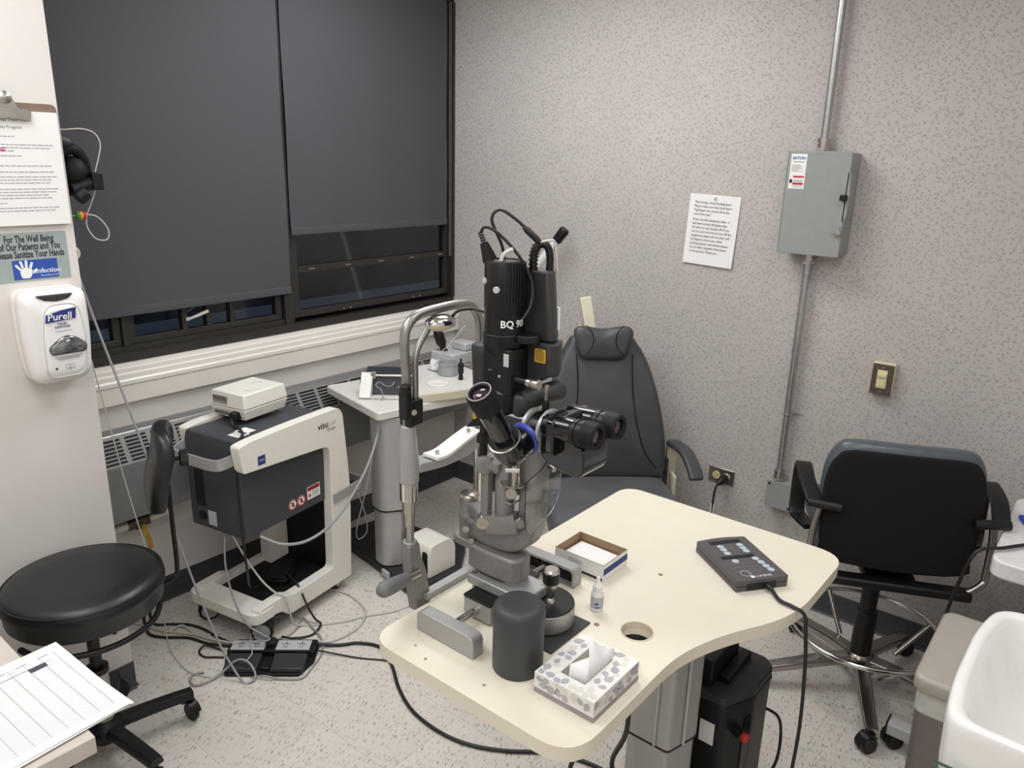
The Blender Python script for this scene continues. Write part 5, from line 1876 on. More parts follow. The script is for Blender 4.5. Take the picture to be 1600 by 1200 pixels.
cable('white_loop_cable', 'white cable making a wide loop on the floor beside the cart', [(-1.25, -0.40), (-1.218, -0.429), (-1.189, -0.517), (-1.202, -0.623), (-1.236, -0.686, 0.013), (-1.304, -0.731), (-1.379, -0.738), (-1.44, -0.724), (-1.475, -0.70, 0.014)], 0.0042, M_CABLEW)
cable('black_loop_cable', 'black cable coming off the cart deck and curving back to the footswitch', [(-1.40, -0.41, 0.155), (-1.41, -0.50, 0.14), (-1.41, -0.555, 0.07), (-1.395, -0.58, 0.016), (-1.40, -0.62, 0.013), (-1.455, -0.64), (-1.52, -0.615, 0.012), (-1.565, -0.61, 0.04)], 0.0042, M_CABLEB)
cable('coiled_grey_cable', 'grey cable coiled in loops over the footswitch',
      [cl(-0.005, 0.15, 0.425), cl(-0.04, 0.12, 0.32), cl(-0.056, 0.07, 0.2), cl(-0.052, 0.02, 0.12), cl(-0.03, -0.035, 0.08), (-1.62, -0.618, 0.064), (-1.637, -0.615, 0.062), (-1.645, -0.575, 0.058), (-1.635, -0.55, 0.045), (-1.60, -0.545, 0.015), (-1.53, -0.575), (-1.47, -0.565), (-1.42, -0.532, 0.014), (-1.43, -0.615, 0.006), (-1.455, -0.70, 0.009), (-1.504, -0.76), (-1.577, -0.80), (-1.633, -0.818), (-1.68, -0.77), (-1.715, -0.725, 0.014), (-1.74, -0.69, 0.006)], 0.0036, M_CABLEG)
cable('thin_white_cable', 'thin white cable arching over the footswitch plates', [(-1.405, -0.60, 0.012), (-1.425, -0.50), (-1.46, -0.443), (-1.524, -0.435, 0.008), (-1.60, -0.48, 0.03), (-1.655, -0.55, 0.047), (-1.695, -0.62, 0.045), (-1.735, -0.64, 0.04)], 0.002, M_CABLEW)
cable('sagging_grey_hose', 'grey hose sagging from the console to the underside of the white corner table',
      [(-1.575, -0.535, 0.425), (-1.53, -0.60, 0.40), (-1.44, -0.62, 0.385), (-1.33, -0.62, 0.41), (-1.22, -0.60, 0.47), (-1.10, -0.57, 0.57), (-1.0, -0.52, 0.68), (-0.965, -0.46, 0.722)], 0.0055, M_CABLEG)
cable('dangling_grey_lead', 'thin grey lead dangling in a loop beside the white table column',
      [(-0.955, -0.45, 0.722), (-1.0, -0.49, 0.60), (-1.06, -0.50, 0.42), (-1.08, -0.46, 0.25), (-1.05, -0.43, 0.17), (-1.02, -0.45, 0.2), (-1.05, -0.48, 0.3), (-1.10, -0.5, 0.42)], 0.0028, M_CABLEG)

# ================================================================== white corner table with its laser tray
ta = radians(-12)
T2 = thing('corner_instrument_table', 'white instrument table on a silver lifting column in the corner behind the slit lamp', 'table', (-0.93, -0.50, 0), ta)
R2 = Matrix.Rotation(-ta, 4, 'Z')


def t2(p):
    return R2 @ Vector((p[0] + 0.93, p[1] + 0.50, p[2] if len(p) > 2 else 0))


Z2 = 0.76
a, b = t2((-1.030, -0.552)), t2((-0.902, -0.105))
m = MB()
m.prism(rounded([(a.x, a.y), (a.x + 0.60, a.y), (a.x + 0.60, b.y), (a.x + 0.0, b.y)], 0.02), Z2 - 0.036, Z2)
m.build('table_top', mat('white_laminate', (222, 219, 213), 0.35, var=0.01), T2, 0.005)
m = MB()
arc = [(a.x + 0.19, a.y + 0.02)] + [(a.x + 0.19 + 0.42 * k / 10, a.y + 0.018 - 0.075 * sin(pi * (0.1 + 0.5 * k / 10)) + 0.02) for k in range(1, 11)] + [(a.x + 0.61, b.y - 0.06), (a.x + 0.20, b.y - 0.06)]
m.prism(arc, Z2 + 0.001, Z2 + 0.036)
m.build('raised_shelf', M_TBEDGE, T2, 0.002)
m = MB()
m.prism([(x * 0.995 + 0.001, y + 0.002 if y < 0 else y - 0.002) for x, y in arc], Z2 + 0.0355, Z2 + 0.038)
m.build('shelf_surface', mat('white_laminate', (222, 219, 213)), T2)
sec = rounded([(-0.065, -0.045), (0.015, -0.075), (0.075, -0.02), (0.075, 0.055), (-0.065, 0.055)], [0.04, 0.006, 0.05, 0.03, 0.03], 6)
m = MB()
m.prism(sec, 0.31, Z2 - 0.04)
m.build('outer_column', M_SILVER, T2, 0.002)
m = MB()
m.prism([(x * 0.9, y * 0.9) for x, y in sec], 0.05, 0.313)
m.build('inner_column', M_SILVER, T2, 0.002)
m = MB()
m.prism([(x * 1.01, y * 1.01) for x, y in sec], 0.305, 0.311)
m.build('column_seal', M_BLACK, T2)
m = MB()
base = [(-0.93, -0.12), (-0.98, -0.45), (-1.035, -0.745), (-0.80, -0.785), (-0.60, -0.64), (-0.66, -0.16)]
m.prism(rounded([tuple(t2(p))[:2] for p in base], 0.02), 0.002, 0.045)
m.build('foot', mat('black_base', (38, 39, 42), 0.5), T2, 0.006)
m = MB()
q = [t2(p) for p in ((-1.0, -0.56, 0.03), (-0.99, -0.5, 0.03))]
m.box(q[0].x - 0.012, q[0].x + 0.0, q[0].y - 0.01, q[0].y + 0.04, 0.015, 0.04)
m.build('foot_label', M_LEDGREY, T2)
m = MB()
for x, y in ((a.x + 0.07, a.y + 0.05), (a.x + 0.45, a.y + 0.06)):
    m.cyl((x, y, Z2 - 0.05), (x, y, Z2 - 0.036), 0.008, n=12)
m.build('bumper', M_IVORY, T2)

t = thing('cream_pedal_box', 'cream rounded pedal housing with a dark slot on the black foot of the corner table', 'foot pedal', (-0.853, -0.665, 0.0455), radians(-2))
m = MB()
pr = rounded([(-0.075, 0), (0.078, 0), (0.078, 0.11), (0.05, 0.145), (-0.06, 0.145), (-0.075, 0.10)], [0.004, 0.004, 0.03, 0.03, 0.02, 0.02], 5)
m.prism(pr, -0.073, 0.073, basis((0, 0, 0), (1, 0, 0), (0, 0, 1)))
m.build('housing', M_CREAM, t, 0.006)
m = MB()
m.prism(rounded(rect(-0.012, 0.018, 0.015, 0.115), 0.012, 4), 0, 0.002, basis((-0.0762, -0.045, 0), (0, -1, 0), (0, 0, 1)))
m.build('slot', M_BLACKM, t)

t = thing('tilted_lens_tray', 'white-sided black instrument case with a chrome bar lying tilted on the white table', 'instrument case', (-0.93, -0.345, Z2 + 0.0008), radians(-50))
m = MB()
m.add([(0.0, 0.03, 0.0), (0.21, 0.03, 0.0), (0.21, 0.13, 0.0), (0.0, 0.13, 0.0), (0.0, 0.06, 0.085), (0.21, 0.06, 0.085), (0.21, 0.13, 0.10), (0.0, 0.13, 0.10)], [(3, 2, 1, 0), (4, 5, 6, 7), (0, 1, 5, 4), (1, 2, 6, 5), (2, 3, 7, 6), (3, 0, 4, 7)])
m.build('case', mat('dark_slate_case', (52, 54, 60), 0.45), t, 0.004)
m = MB()
m.add([(-0.012, -0.035, 0.002), (0.036, -0.035, 0.002), (0.036, 0.03, 0.008), (-0.012, 0.03, 0.008), (-0.012, 0.06, 0.09), (0.036, 0.06, 0.09), (0.036, 0.05, 0.094), (-0.012, 0.05, 0.094), (-0.012, -0.038, 0.01), (0.036, -0.038, 0.01)],
      [(0, 1, 9, 8), (8, 9, 6, 7), (3, 2, 1, 0), (7, 6, 5, 4), (4, 5, 2, 3), (0, 8, 7, 4, 3), (1, 2, 5, 6, 9)])
m.build('side_wing', mat('bright_white_plastic', (232, 230, 226), 0.35), t, 0.002)
m = MB()
m.cyl((0.03, 0.048, 0.082), (0.21, 0.048, 0.082), 0.006)
m.box(0.03, 0.05, 0.036, 0.058, 0.07, 0.095)
m.box(0.17, 0.18, 0.036, 0.058, 0.07, 0.095)
m.cyl((0.0, -0.034, 0.008), (0.19, -0.034, 0.008), 0.004)
m.build('chrome_bar', M_CHROME, t)
m = MB()
m.tube([(0.09, -0.06, 0.003), (0.092, -0.055, 0.02), (0.085, -0.045, 0.045), (0.06, -0.03, 0.06), (0.075, -0.02, 0.072), (0.1, -0.03, 0.06), (0.12, 0.0, 0.05), (0.13, 0.03, 0.06)], 0.002, 7)
m.build('lead', M_CABLEG, t)
m = MB()
m.ball((-0.0125, 0.03, 0.055), (0.002, 0.02, 0.02))
m.build('thumb_recess', M_INK, t)

ZS = Z2 + 0.0385
t = thing('grey_cup', 'grey round plastic cup on the raised shelf of the corner table', 'cup', (-0.525, -0.455, ZS))
m = MB().lathe([(0.04, 0), (0.044, 0.002), (0.046, 0.05), (0.05, 0.053), (0.05, 0.057), (0.0445, 0.057), (0.0425, 0.01), (0, 0.008)], None, 32)
m.build('cup', mat('mid_grey_plastic', (168, 168, 172), 0.4), t)
o = MB().lathe([(0.046, 0.0), (0.048, 0.001), (0.046, 0.005), (0.014, 0.006), (0.01, 0.0035), (0, 0.003)], None, 32).build('white_disc', M_CREAM)
o.location = (-0.665, -0.525, ZS)
tag(o, 'flat cream disc with a central hole lying near the grey cup', 'disc')
t = thing('black_handpiece', 'slim black handpiece standing upright in front of the grey cup', 'handpiece', (-0.548, -0.553, ZS))
m = MB().lathe([(0.010, 0), (0.011, 0.01), (0.009, 0.025), (0.013, 0.032), (0.013, 0.072), (0.009, 0.077)], None, 18)
m.build('grip', M_BLACK, t)
m = MB().lathe([(0.005, 0.077), (0.005, 0.095), (0, 0.096)], None, 12)
m.build('tip', M_DKGREY, t)
t = thing('handheld_scope', 'black handheld scope resting upright in a pale grey charger by the corner', 'scope', (-0.36, -0.30, 0))
m = MB()
m.prism(rounded(rect(-0.07, 0.09, -0.09, 0.06), 0.02), ZS, ZS + 0.06)
m.box(0.02, 0.09, -0.09, 0.0, ZS + 0.06, ZS + 0.1)
m.build('charger', M_LEDGREY, t, 0.008)
m = MB()
m.turn((-0.03, -0.0, ZS + 0.055), (-0.06, 0.02, ZS + 0.16), [(0.017, 0), (0.015, 0.25), (0.024, 0.4), (0.025, 0.8), (0.018, 1.0)], 18)
m.build('scope_head', M_BLACK, t)
m = MB()
m.tube([(0.05, -0.06, ZS + 0.18), (-0.05, -0.05, ZS + 0.10), (-0.1, -0.04, ZS + 0.06), (-0.06, -0.09, ZS + 0.03), (0.0, -0.13, ZS + 0.006)], 0.002, 7)
m.build('lead', M_CABLEW, t)
t = thing('crumpled_tissue', 'crumpled white tissue behind the grey cup', 'tissue', (-0.50, -0.365, ZS))
m = MB()
random.seed(11)
vs, fs = [], []
for j in range(7):
    for i in range(7):
        vs.append((-0.04 + i * 0.0133, -0.03 + j * 0.01, 0.002 + random.random() * 0.05 * (1 if 0 < i < 6 and 0 < j < 6 else 0.2)))
for j in range(6):
    for i in range(6):
        k = j * 7 + i
        fs.append((k, k + 1, k + 8, k + 7))
m.add(vs, fs)
o = m.build('sheet', M_TISSUE, t, smooth=20)
so = o.modifiers.new('s', 'SOLIDIFY')
so.thickness = 0.0008
t = thing('white_cylinder_arm', 'slanting white tube with a black end cap standing against the flecked wall', 'tube', (-0.13, -0.50, 0))
m = MB()
d0, d1 = Vector((-0.10, 0.20, ZS)), Vector((0.035, -0.225, 1.40))
m.cyl(d0, d1, 0.019, n=22)
m.build('tube', mat('white_enamel', (218, 220, 216), 0.3), t)
dd = (d1 - d0).normalized()
m = MB().turn(d1 - dd * 0.012, d1 + dd * 0.055, [(0.021, 0), (0.0225, 0.1), (0.0225, 0.45), (0.0235, 0.5), (0.0235, 0.85), (0.02, 1.0), (0, 1.0)], 22)
m.build('end_cap', M_BLACK, t)

# ================================================================== examination chair
ea = radians(-137)
EC = thing('examination_chair', 'dark grey padded examination chair with headrest facing the room', 'exam chair', (-0.385, -1.215, 0), ea)
# local: +x forward (towards the room), +y to the sitter's left
bt = radians(14)
BK = basis((0.0, 0, 0.47), (0, 1, 0), (-sin(bt), 0, cos(bt)))      # x = lateral, y = up the back, z = forward


def backwarp(p):
    return (p.x - 0.028 * p.y, p.y * 1.04, p.z + 0.35 * p.x * p.x + 0.03 * sin(p.y * 4.2))


ol = [(-0.215, 0.0), (-0.25, 0.02), (-0.258, 0.08), (-0.25, 0.2), (-0.225, 0.34), (-0.185, 0.47), (-0.14, 0.55), (-0.10, 0.575), (0.10, 0.575), (0.14, 0.55), (0.185, 0.47), (0.225, 0.34), (0.25, 0.2), (0.258, 0.08), (0.25, 0.02), (0.215, 0.0)]
ol = [tuple(p)[:2] for p in catmull([(x, y, 0) for x, y in ol], 3, True)]
m = MB()
m.warp = backwarp
m.cushion(ol, -0.075, 0.03, 0.035, dome=0.02, M=BK, steps=5, rings=5)
m.build('backrest', M_LEATH, EC, smooth=60)
# piping seams standing on the padding
for s in (-1, 1):
    m = MB()
    pts = []
    for (x, y) in ((0.115, 0.50), (0.112, 0.40), (0.118, 0.3), (0.135, 0.2), (0.165, 0.11), (0.21, 0.05)):
        q = backwarp(Vector((s * x, y, 0.036 + 0.012 * (1 - (x / 0.25) ** 2))))
        pts.append(BK @ Vector(q))
    m.tube(pts, 0.0022, 6)
    m.build('seam', M_BLACKM, EC, smooth=70)
m = MB()
seat = rounded([(-0.03, -0.25), (0.30, -0.265), (0.48, -0.25), (0.52, 0.0), (0.48, 0.25), (0.30, 0.265), (-0.03, 0.25)], 0.06, 5)
m.cushion(seat, 0.37, 0.485, 0.035, dome=0.015, steps=5, rings=5)
m.build('seat', mat('seat_grey_vinyl', (92, 92, 96), 0.38, var=0.12, scale=9, bump=0.2, bscale=25), EC, smooth=60)
m = MB()
hw = [(-0.135, 0.05), (-0.128, 0.01), (-0.108, -0.045), (-0.07, -0.064), (0.07, -0.064), (0.108, -0.045), (0.128, 0.01), (0.135, 0.05), (0.115, 0.072), (0.07, 0.072), (0.0, 0.064), (-0.07, 0.072), (-0.115, 0.072)]
hw = [tuple(p)[:2] for p in catmull([(x, y, 0) for x, y in hw], 3, True)]
HK = BK @ Matrix.Translation((-0.022, 0.56, 0.075)) @ Matrix.Diagonal((0.9, 0.98, 1, 1))
m.warp = lambda p: (p.x, p.y, p.z + 1.0 * p.x * p.x)
m.cushion(hw, -0.035, 0.03, 0.03, dome=0.012, M=HK, steps=5, rings=4)
m.build('headrest', M_LEATH, EC, smooth=60)
for s in (-1, 1):
    m = MB()
    pts = []
    for (x, y) in ((0.085, 0.074), (0.06, 0.05), (0.05, 0.015), (0.06, -0.02), (0.088, -0.048)):
        pts.append(HK @ Vector((s * x, y, 0.0335 + 1.0 * x * x + 0.010 * (1 - (x / 0.13) ** 2))))
    m.tube(pts, 0.0018, 6)
    m.build('headrest_seam', M_BLACKM, EC, smooth=70)
m = MB()
T_ = BK @ Matrix.Translation((-0.02, 0.48, -0.1)) @ Matrix.Rotation(radians(10), 4, 'Z')
m.box(-0.024, 0.024, 0.0, 0.285, -0.012, 0.024, T_)
m.build('headrest_stem', M_TBEDGE, EC, 0.006)
m = MB()
m.cyl(T_ @ Vector((-0.022, 0.17, 0.0)), T_ @ Vector((-0.045, 0.16, 0.01)), 0.008)
m.prism([(-0.05, 0.18), (-0.038, 0.185), (-0.034, 0.14), (-0.046, 0.135)], 0, 0.008, T_)
m.build('stem_lever', M_STEEL, EC)
for s in (-1, 1):
    m = MB()
    y0 = s * 0.29
    m.sweep([(-0.02, y0, 0.62), (0.05, y0 + s * 0.01, 0.628), (0.12, y0 + s * 0.022, 0.622), (0.19, y0 + s * 0.03, 0.59), (0.225, y0 + s * 0.033, 0.56)], rounded(rect(-0.028, 0.028, -0.013, 0.013), 0.011, 3), sub=5)
    m.build('armrest_pad', M_LEATH, EC, smooth=60)
    m = MB()
    m.sweep([(-0.035, y0, 0.605), (0.05, y0 + s * 0.01, 0.611), (0.12, y0 + s * 0.022, 0.606), (0.17, y0 + s * 0.028, 0.582)], rect(-0.02, 0.02, -0.006, 0.006), sub=4)
    m.box(-0.045, -0.01, y0 - 0.02, y0 + 0.02, 0.44, 0.612)
    m.build('armrest_bracket', M_TBEDGE, EC, 0.003)
    m = MB()
    m.box(-0.012, 0.02, y0 - s * 0.028 - 0.006, y0 - s * 0.028 + 0.006, 0.36, 0.56)
    m.build('side_rail', M_DKGREY, EC)
    m = MB()
    m.box(0.0, 0.06, y0 - 0.006, y0 + 0.006, 0.33, 0.50)
    m.build('side_plate', M_TBEDGE, EC, 0.002)
m = MB()
m.prism(rounded(rect(0.0, 0.40, -0.2, 0.2), 0.04), 0.31, 0.372)
m.prism(rounded(rect(0.10, 0.32, -0.11, 0.11), 0.03), 0.05, 0.315)
m.prism(rounded(rect(-0.05, 0.50, -0.25, 0.25), 0.08), 0.001, 0.05)
m.build('pedestal', mat('dark_enamel', (60, 60, 62), 0.4), EC, 0.006)

# ================================================================== black operator chair with foot ring
BC = thing('operator_chair', 'black office chair on a polished five-star base with a chrome foot ring', 'office chair', (-0.385, -2.292, 0), radians(25))
# local: +x is the direction the chair faces, back at -x
m = MB()
for k in range(5):
    a = radians(-25 + [-157, -86, -14, 58, 130][k])
    d = Vector((cos(a), sin(a), 0))
    m.sweep([d * 0.02 + Vector((0, 0, 0.115)), d * 0.12 + Vector((0, 0, 0.105)), d * 0.25 + Vector((0, 0, 0.082)), d * 0.325 + Vector((0, 0, 0.07))], rounded(rect(-0.026, 0.026, -0.016, 0.016), 0.008, 3), sub=3, scale=lambda t: 1 - 0.25 * t)
    g = m.build('base_leg', M_ALU, BC, smooth=50)
    m = MB()
    h = a + 2.2
    caster(g, (d.x * 0.318, d.y * 0.318), h, r=0.028, w=0.02)
m = MB()
m.lathe([(0.055, 0.075), (0.055, 0.1), (0.045, 0.13), (0.036, 0.14)], None, 26)
m.build('hub', M_ALU, BC)
m = MB()
m.lathe([(0.034, 0.125), (0.033, 0.30), (0.030, 0.302), (0.026, 0.305), (0.028, 0.43), (0.042, 0.48)], None, 24)
m.build('gas_column', M_BLACK, BC)
m = MB()
m.torus((0.0, 0, 0.235), (0, 0, 1), 0.245, 0.0095, 48, 10)
fr = m.build('foot_ring', M_CHROME, BC, smooth=60)
for k in range(4):
    a = radians(20 + 90 * k)
    d = Vector((cos(a), sin(a), 0))
    m = MB()
    m.cyl(d * 0.245 + Vector((0, 0, 0.235)), d * 0.13 + Vector((0, 0, 0.118)), 0.0085, n=12)
    m.build('ring_strut', M_ALU, fr)
m = MB()
m.prism(rounded(rect(-0.2, 0.10, -0.075, 0.075), 0.02), 0.505, 0.535)
m.prism(rounded(rect(-0.09, 0.09, -0.07, 0.07), 0.02), 0.53, 0.588)
m.prism(rounded(rect(-0.05, 0.05, -0.05, 0.05), 0.02), 0.47, 0.51)
m.prism(rounded(rect(-0.245, -0.195, -0.215, 0.215), 0.01), 0.512, 0.54)
m.build('seat_mechanism', M_BLACK, BC, 0.006)
m = MB()
seat = rounded([(-0.21, -0.215), (0.22, -0.235), (0.27, 0.0), (0.22, 0.235), (-0.21, 0.215)], 0.07, 5)
m.cushion(seat, 0.585, 0.655, 0.028, dome=0.01, steps=4, rings=4)
m.build('seat', M_BLUEGV, BC, smooth=60)
bt2 = radians(2)
BB = basis((-0.228, 0.010, 0.585), (0, -1, 0), (-sin(bt2) * -1, 0, cos(bt2)))     # x lateral (right seen from behind), y up, z towards the rear


def bwarp(p):
    return (p.x, p.y, p.z - 0.55 * p.x * p.x)


shell = [(-0.19, 0.005), (-0.205, 0.05), (-0.213, 0.15), (-0.215, 0.22), (-0.21, 0.30), (-0.19, 0.355), (-0.15, 0.382), (0, 0.386), (0.15, 0.382), (0.19, 0.355), (0.21, 0.30), (0.215, 0.22), (0.213, 0.15), (0.205, 0.05), (0.19, 0.005), (0.0, -0.003)]
shell = [tuple(p)[:2] for p in catmull([(x, y, 0) for x, y in shell], 3, True)]
m = MB()
m.warp = bwarp
m.cushion([(x * 1.055, y * 1.005 - 0.004) for x, y in shell], -0.06, 0.002, 0.027, dome=0.0, M=BB, steps=5, rings=5)
m.build('back_cushion', M_BLUEGV, BC, smooth=60)
m = MB()
m.warp = bwarp
m.cushion([(x * 1.03, y * 0.95 - 0.006) for x, y in shell], -0.03, 0.012, 0.008, dome=0.002, M=BB, steps=3, rings=6)
m.build('back_shell', M_BFABR, BC, smooth=60)
# arms: black loops fixed to the back, bright frame tubes
for s in (-1, 1):
    sect = rounded(rect(-0.024, 0.024, -0.008, 0.008), 0.005, 3)
    y0 = s * 0.245
    m = MB()
    m.sweep([(-0.215, s * 0.255, 0.768), (-0.13, s * 0.27, 0.80), (-0.04, s * 0.272, 0.815), (0.0, s * 0.272, 0.80), (0.012, s * 0.272, 0.765), (0.005, s * 0.272, 0.68), (-0.01, s * 0.27, 0.635), (-0.05, s * 0.255, 0.628), (-0.1, s * 0.235, 0.628)], [(b_, a_) for a_, b_ in sect][::-1], up=(0, s, 0), sub=5)
    m.v = [v for v in m.v]
    m.build('arm_loop', M_BLACK, BC, smooth=50)
    m = MB()
    m.cyl((-0.232, s * 0.18, 0.763), (-0.222, s * 0.276, 0.768), 0.015, n=14)
    m.build('arm_stub', M_BLACK, BC)
    m = MB()
    m.tube([(-0.215, s * 0.238, 0.755), (-0.21, s * 0.246, 0.68), (-0.21, s * 0.246, 0.59), (-0.215, s * 0.24, 0.565), (-0.215, s * 0.2, 0.53), (-0.21, s * 0.14, 0.526)], 0.011, 12)
    m.build('frame_tube', M_ALU, BC, smooth=60)

# ================================================================== round stool with back pad
ST = thing('round_stool', 'black round vinyl stool on castors with a small curved back pad by the pillar', 'stool', (-2.21, -0.662, 0), 0)
m = MB()
m.lathe([(0, 0.505), (0.17, 0.505), (0.195, 0.508), (0.2, 0.515), (0.2, 0.55), (0.207, 0.558), (0.208, 0.572), (0.2, 0.59), (0.18, 0.6), (0.12, 0.605), (0, 0.607)], None, 56)
m.build('seat', M_BLEATH, ST, smooth=60)
m = MB()
m.torus((0, 0, 0.588), (0, 0, 1), 0.2025, 0.0028, 56, 6)
m.build('seat_piping', M_BLEATH, ST)
m = MB()
m.prism(rounded(rect(-0.08, 0.08, -0.08, 0.08), 0.02), 0.488, 0.506)
for a in (30, 150, 270):
    d = Vector((cos(radians(a)), sin(radians(a)), 0))
    m.cyl(Vector((0, 0, 0.492)), d * 0.165 + Vector((0, 0, 0.49)), 0.007, n=8)
m.build('seat_plate', M_BLACK, ST)
# hoop under the seat that carries the back pad
bdir = radians(1)
pts = []
for k in range(13):
    a = radians(-175 + k * 15.2)
    pts.append((0.182 * cos(a), 0.182 * sin(a), 0.462))
m = MB()
m.tube(pts, 0.0085, 10, 3)
m.build('support_hoop', M_BLACK, ST, smooth=60)
RX, RY = 0.262, -0.008
m = MB()
m.tube([(0.178, 0.03, 0.462), (0.222, 0.012, 0.47), (0.25, RY, 0.487), (RX, RY, 0.52), (RX, RY, 0.7), (RX, RY, 0.90)], 0.0068, 10)
m.build('back_rod', M_BLACK, ST, smooth=60)
pd_ = Vector((0.89, -0.45, 0)).normalized()                 # outward normal of the pad
pad_r = Vector((-pd_.y, pd_.x, 0))
PAD = basis(Vector((RX, RY, 0.782)) - pd_ * 0.054, pad_r, (pd_.x * 0.06, pd_.y * 0.06, 1)) @ Matrix.Diagonal((0.9, 0.87, 1, 1))
m = MB()
m.warp = lambda p: (p.x, p.y, p.z - 1.4 * p.x * p.x + 0.020 * cos(min(1.6, max(0, p.y - 0.02) * 12)) - 0.02)
ol = [(-0.12, 0.03), (-0.125, 0.10), (-0.115, 0.18), (-0.08, 0.222), (0, 0.23), (0.08, 0.222), (0.115, 0.18), (0.125, 0.10), (0.12, 0.03), (0.10, -0.04), (0.06, -0.062), (0, -0.065), (-0.06, -0.062), (-0.10, -0.04)]
ol = [tuple(p)[:2] for p in catmull([(x, y, 0) for x, y in ol], 3, True)]
m.cushion(ol, -0.04, 0.008, 0.019, dome=0.004, M=PAD @ Matrix.Diagonal((-1, 1, -1, 1)) @ Matrix.Translation((0, 0, -0.0)), steps=5, rings=4)
m.build('back_pad', M_BLEATH, ST, smooth=60)
m = MB()
m.box(RX - 0.044, RX + 0.012, RY - 0.012, RY + 0.02, 0.825, 0.915)
m.build('pad_bracket', M_BLACK, ST, 0.003)
kd = pd_
m = MB()
c0 = Vector((RX + 0.008, RY, 0.868))
m.cyl(c0, c0 + kd * 0.032, 0.007, n=12)
m.turn(c0 + kd * 0.03, c0 + kd * 0.056, [(0.02, 0), (0.027, 0.15), (0.028, 0.9), (0.022, 1)], 8)
m.build('adjusting_knob', M_BLACK, ST)
m = MB()
m.lathe([(0.0165, 0.30), (0.0165, 0.49)], None, 20)
m.build('gas_piston', M_BLACK, ST)
m = MB()
m.lathe([(0.031, 0.285), (0.031, 0.302), (0.018, 0.304)], None, 24)
m.build('collar', M_BLACK, ST)
m = MB()
m.lathe([(0.028, 0.105), (0.028, 0.287)], None, 24)
m.build('cylinder', mat('dull_steel', (175, 172, 165), 0.35, metal=0.6), ST)
m = MB()
m.lathe([(0.04, 0.055), (0.05, 0.07), (0.05, 0.105), (0.035, 0.125)], None, 24)
m.build('hub', M_BLACK, ST)
m = MB().lathe([(0.02, 0.035), (0.02, 0.06)], None, 18)
m.build('cylinder_end', M_STEEL, ST)
for k in range(5):
    a = radians(-11 + 72 * k - 0)
    d = Vector((cos(a), sin(a), 0))
    m = MB()
    m.sweep([d * 0.03 + Vector((0, 0, 0.095)), d * 0.1 + Vector((0, 0, 0.095)), d * 0.19 + Vector((0, 0, 0.092)), d * 0.25 + Vector((0, 0, 0.088))], rounded([(-0.024, -0.012), (0.024, -0.012), (0.018, 0.016), (-0.018, 0.016)], 0.005, 2), sub=3, scale=lambda t: 1.05 - 0.15 * t)
    lg = m.build('base_leg', M_BLACK, ST, smooth=40)
    caster(lg, (d.x * 0.236, d.y * 0.236), a + 1.9, r=0.031, w=0.016, twin=False)

# ================================================================== desk and papers
t = thing('side_desk', 'beige laminate desk edge with paperwork by the stool', 'desk', (-2.83, -1.12, 0))
m = MB().box(-0.31, 0.313, -0.377, 0.66, 0.705, 0.74)
m.build('desk_top', M_BEIGE, t, 0.002)
m = MB()
m.box(-0.30, 0.10, -0.34, -0.32, 0, 0.705)
m.box(-0.30, 0.10, 0.62, 0.64, 0, 0.705)
m.build('side_board', M_BEIGE, t, 0.002)
m = MB()
m.box(-0.30, -0.28, -0.32, 0.62, 0.25, 0.70)
m.build('back_board', M_BEIGE, t)
pa = math.atan2(-1.468 + 1.167, -2.437 + 2.453)      # long edge on the far side
t = thing('log_sheets', 'two white ruled log sheets with blue handwriting on the desk', 'papers', (-2.445, -1.315, 0.7405), pa)
# local: +x along the short right edge towards the viewer, -y ... sheet spreads to the left
for k, rot in enumerate((0.03, 0.0)):
    m = MB()
    n = 8
    vs, fs = [], []
    L_, W_ = 0.31, 0.30
    for s in (0, 1):
        for j in range(n + 1):
            for i in range(n + 1):
                x = -0.152 + 0.303 * i / n
                y = -0.0 - 0.40 * j / n
                z = 0.001 + k * 0.0022 + s * 0.0006 + 0.0012 * (1 + sin(i * 0.8 + j * 0.5 + k))
                vs.append((x, y, z))
    n1 = (n + 1) ** 2
    for j in range(n):
        for i in range(n):
            a_ = j * (n + 1) + i
            fs.append((a_, a_ + 1, a_ + n + 2, a_ + n + 1))
            fs.append((a_ + n1, a_ + n1 + n + 1, a_ + n1 + n + 2, a_ + n1 + 1))
    m.add(vs, fs, Matrix.Rotation(rot, 4, 'Z'))
    m.build('sheet', M_PAPER, t, smooth=60)
zt = 0.0066
rows, cols = [], []
for k in range(26):
    x = -0.085 + k * 0.0085
    rows.append((x, x + 0.0005, -0.40, -0.02))
for k in range(14):
    y = -0.02 - k * 0.028
    cols.append((-0.125, 0.128, y - 0.0005, y + 0.0005))
SP = Matrix.Translation((0, 0, zt))
bars(rows + cols, SP, M_GRIDC, t, 'ruled_grid')
bars([(-0.125, -0.098, -0.39, -0.03)], Matrix.Translation((0, 0, zt - 0.0002)), mat('form_header_tint', (216, 216, 218), 0.8), t, 'header_band')
bars([(-0.098, -0.084, -0.077, -0.045)], Matrix.Translation((0, 0, zt + 0.0002)), mat('dark_ink_block', (70, 70, 84), 0.8), t, 'dark_block')
bars([(-0.122, -0.119, -0.05 - 0.04 * k, -0.03 - 0.04 * k) for k in range(5)], Matrix.Translation((0, 0, zt + 0.0001)), M_FAINT, t, 'header_print')
m = MB()
random.seed(5)
for row in range(3):
    x0 = 0.045 + row * 0.017
    y = -0.20 - row * 0.03
    for w_ in range(3):
        pts = []
        L_ = random.uniform(0.02, 0.04)
        for q in range(10):
            pts.append((x0 + random.uniform(-0.0035, 0.0035), y - L_ * (1 - q / 9), zt + 0.0006))
        m.tube(pts, 0.0005, 4, 2)
        y -= L_ + 0.008
m.build('handwriting', M_BLUEINK, t, smooth=0)

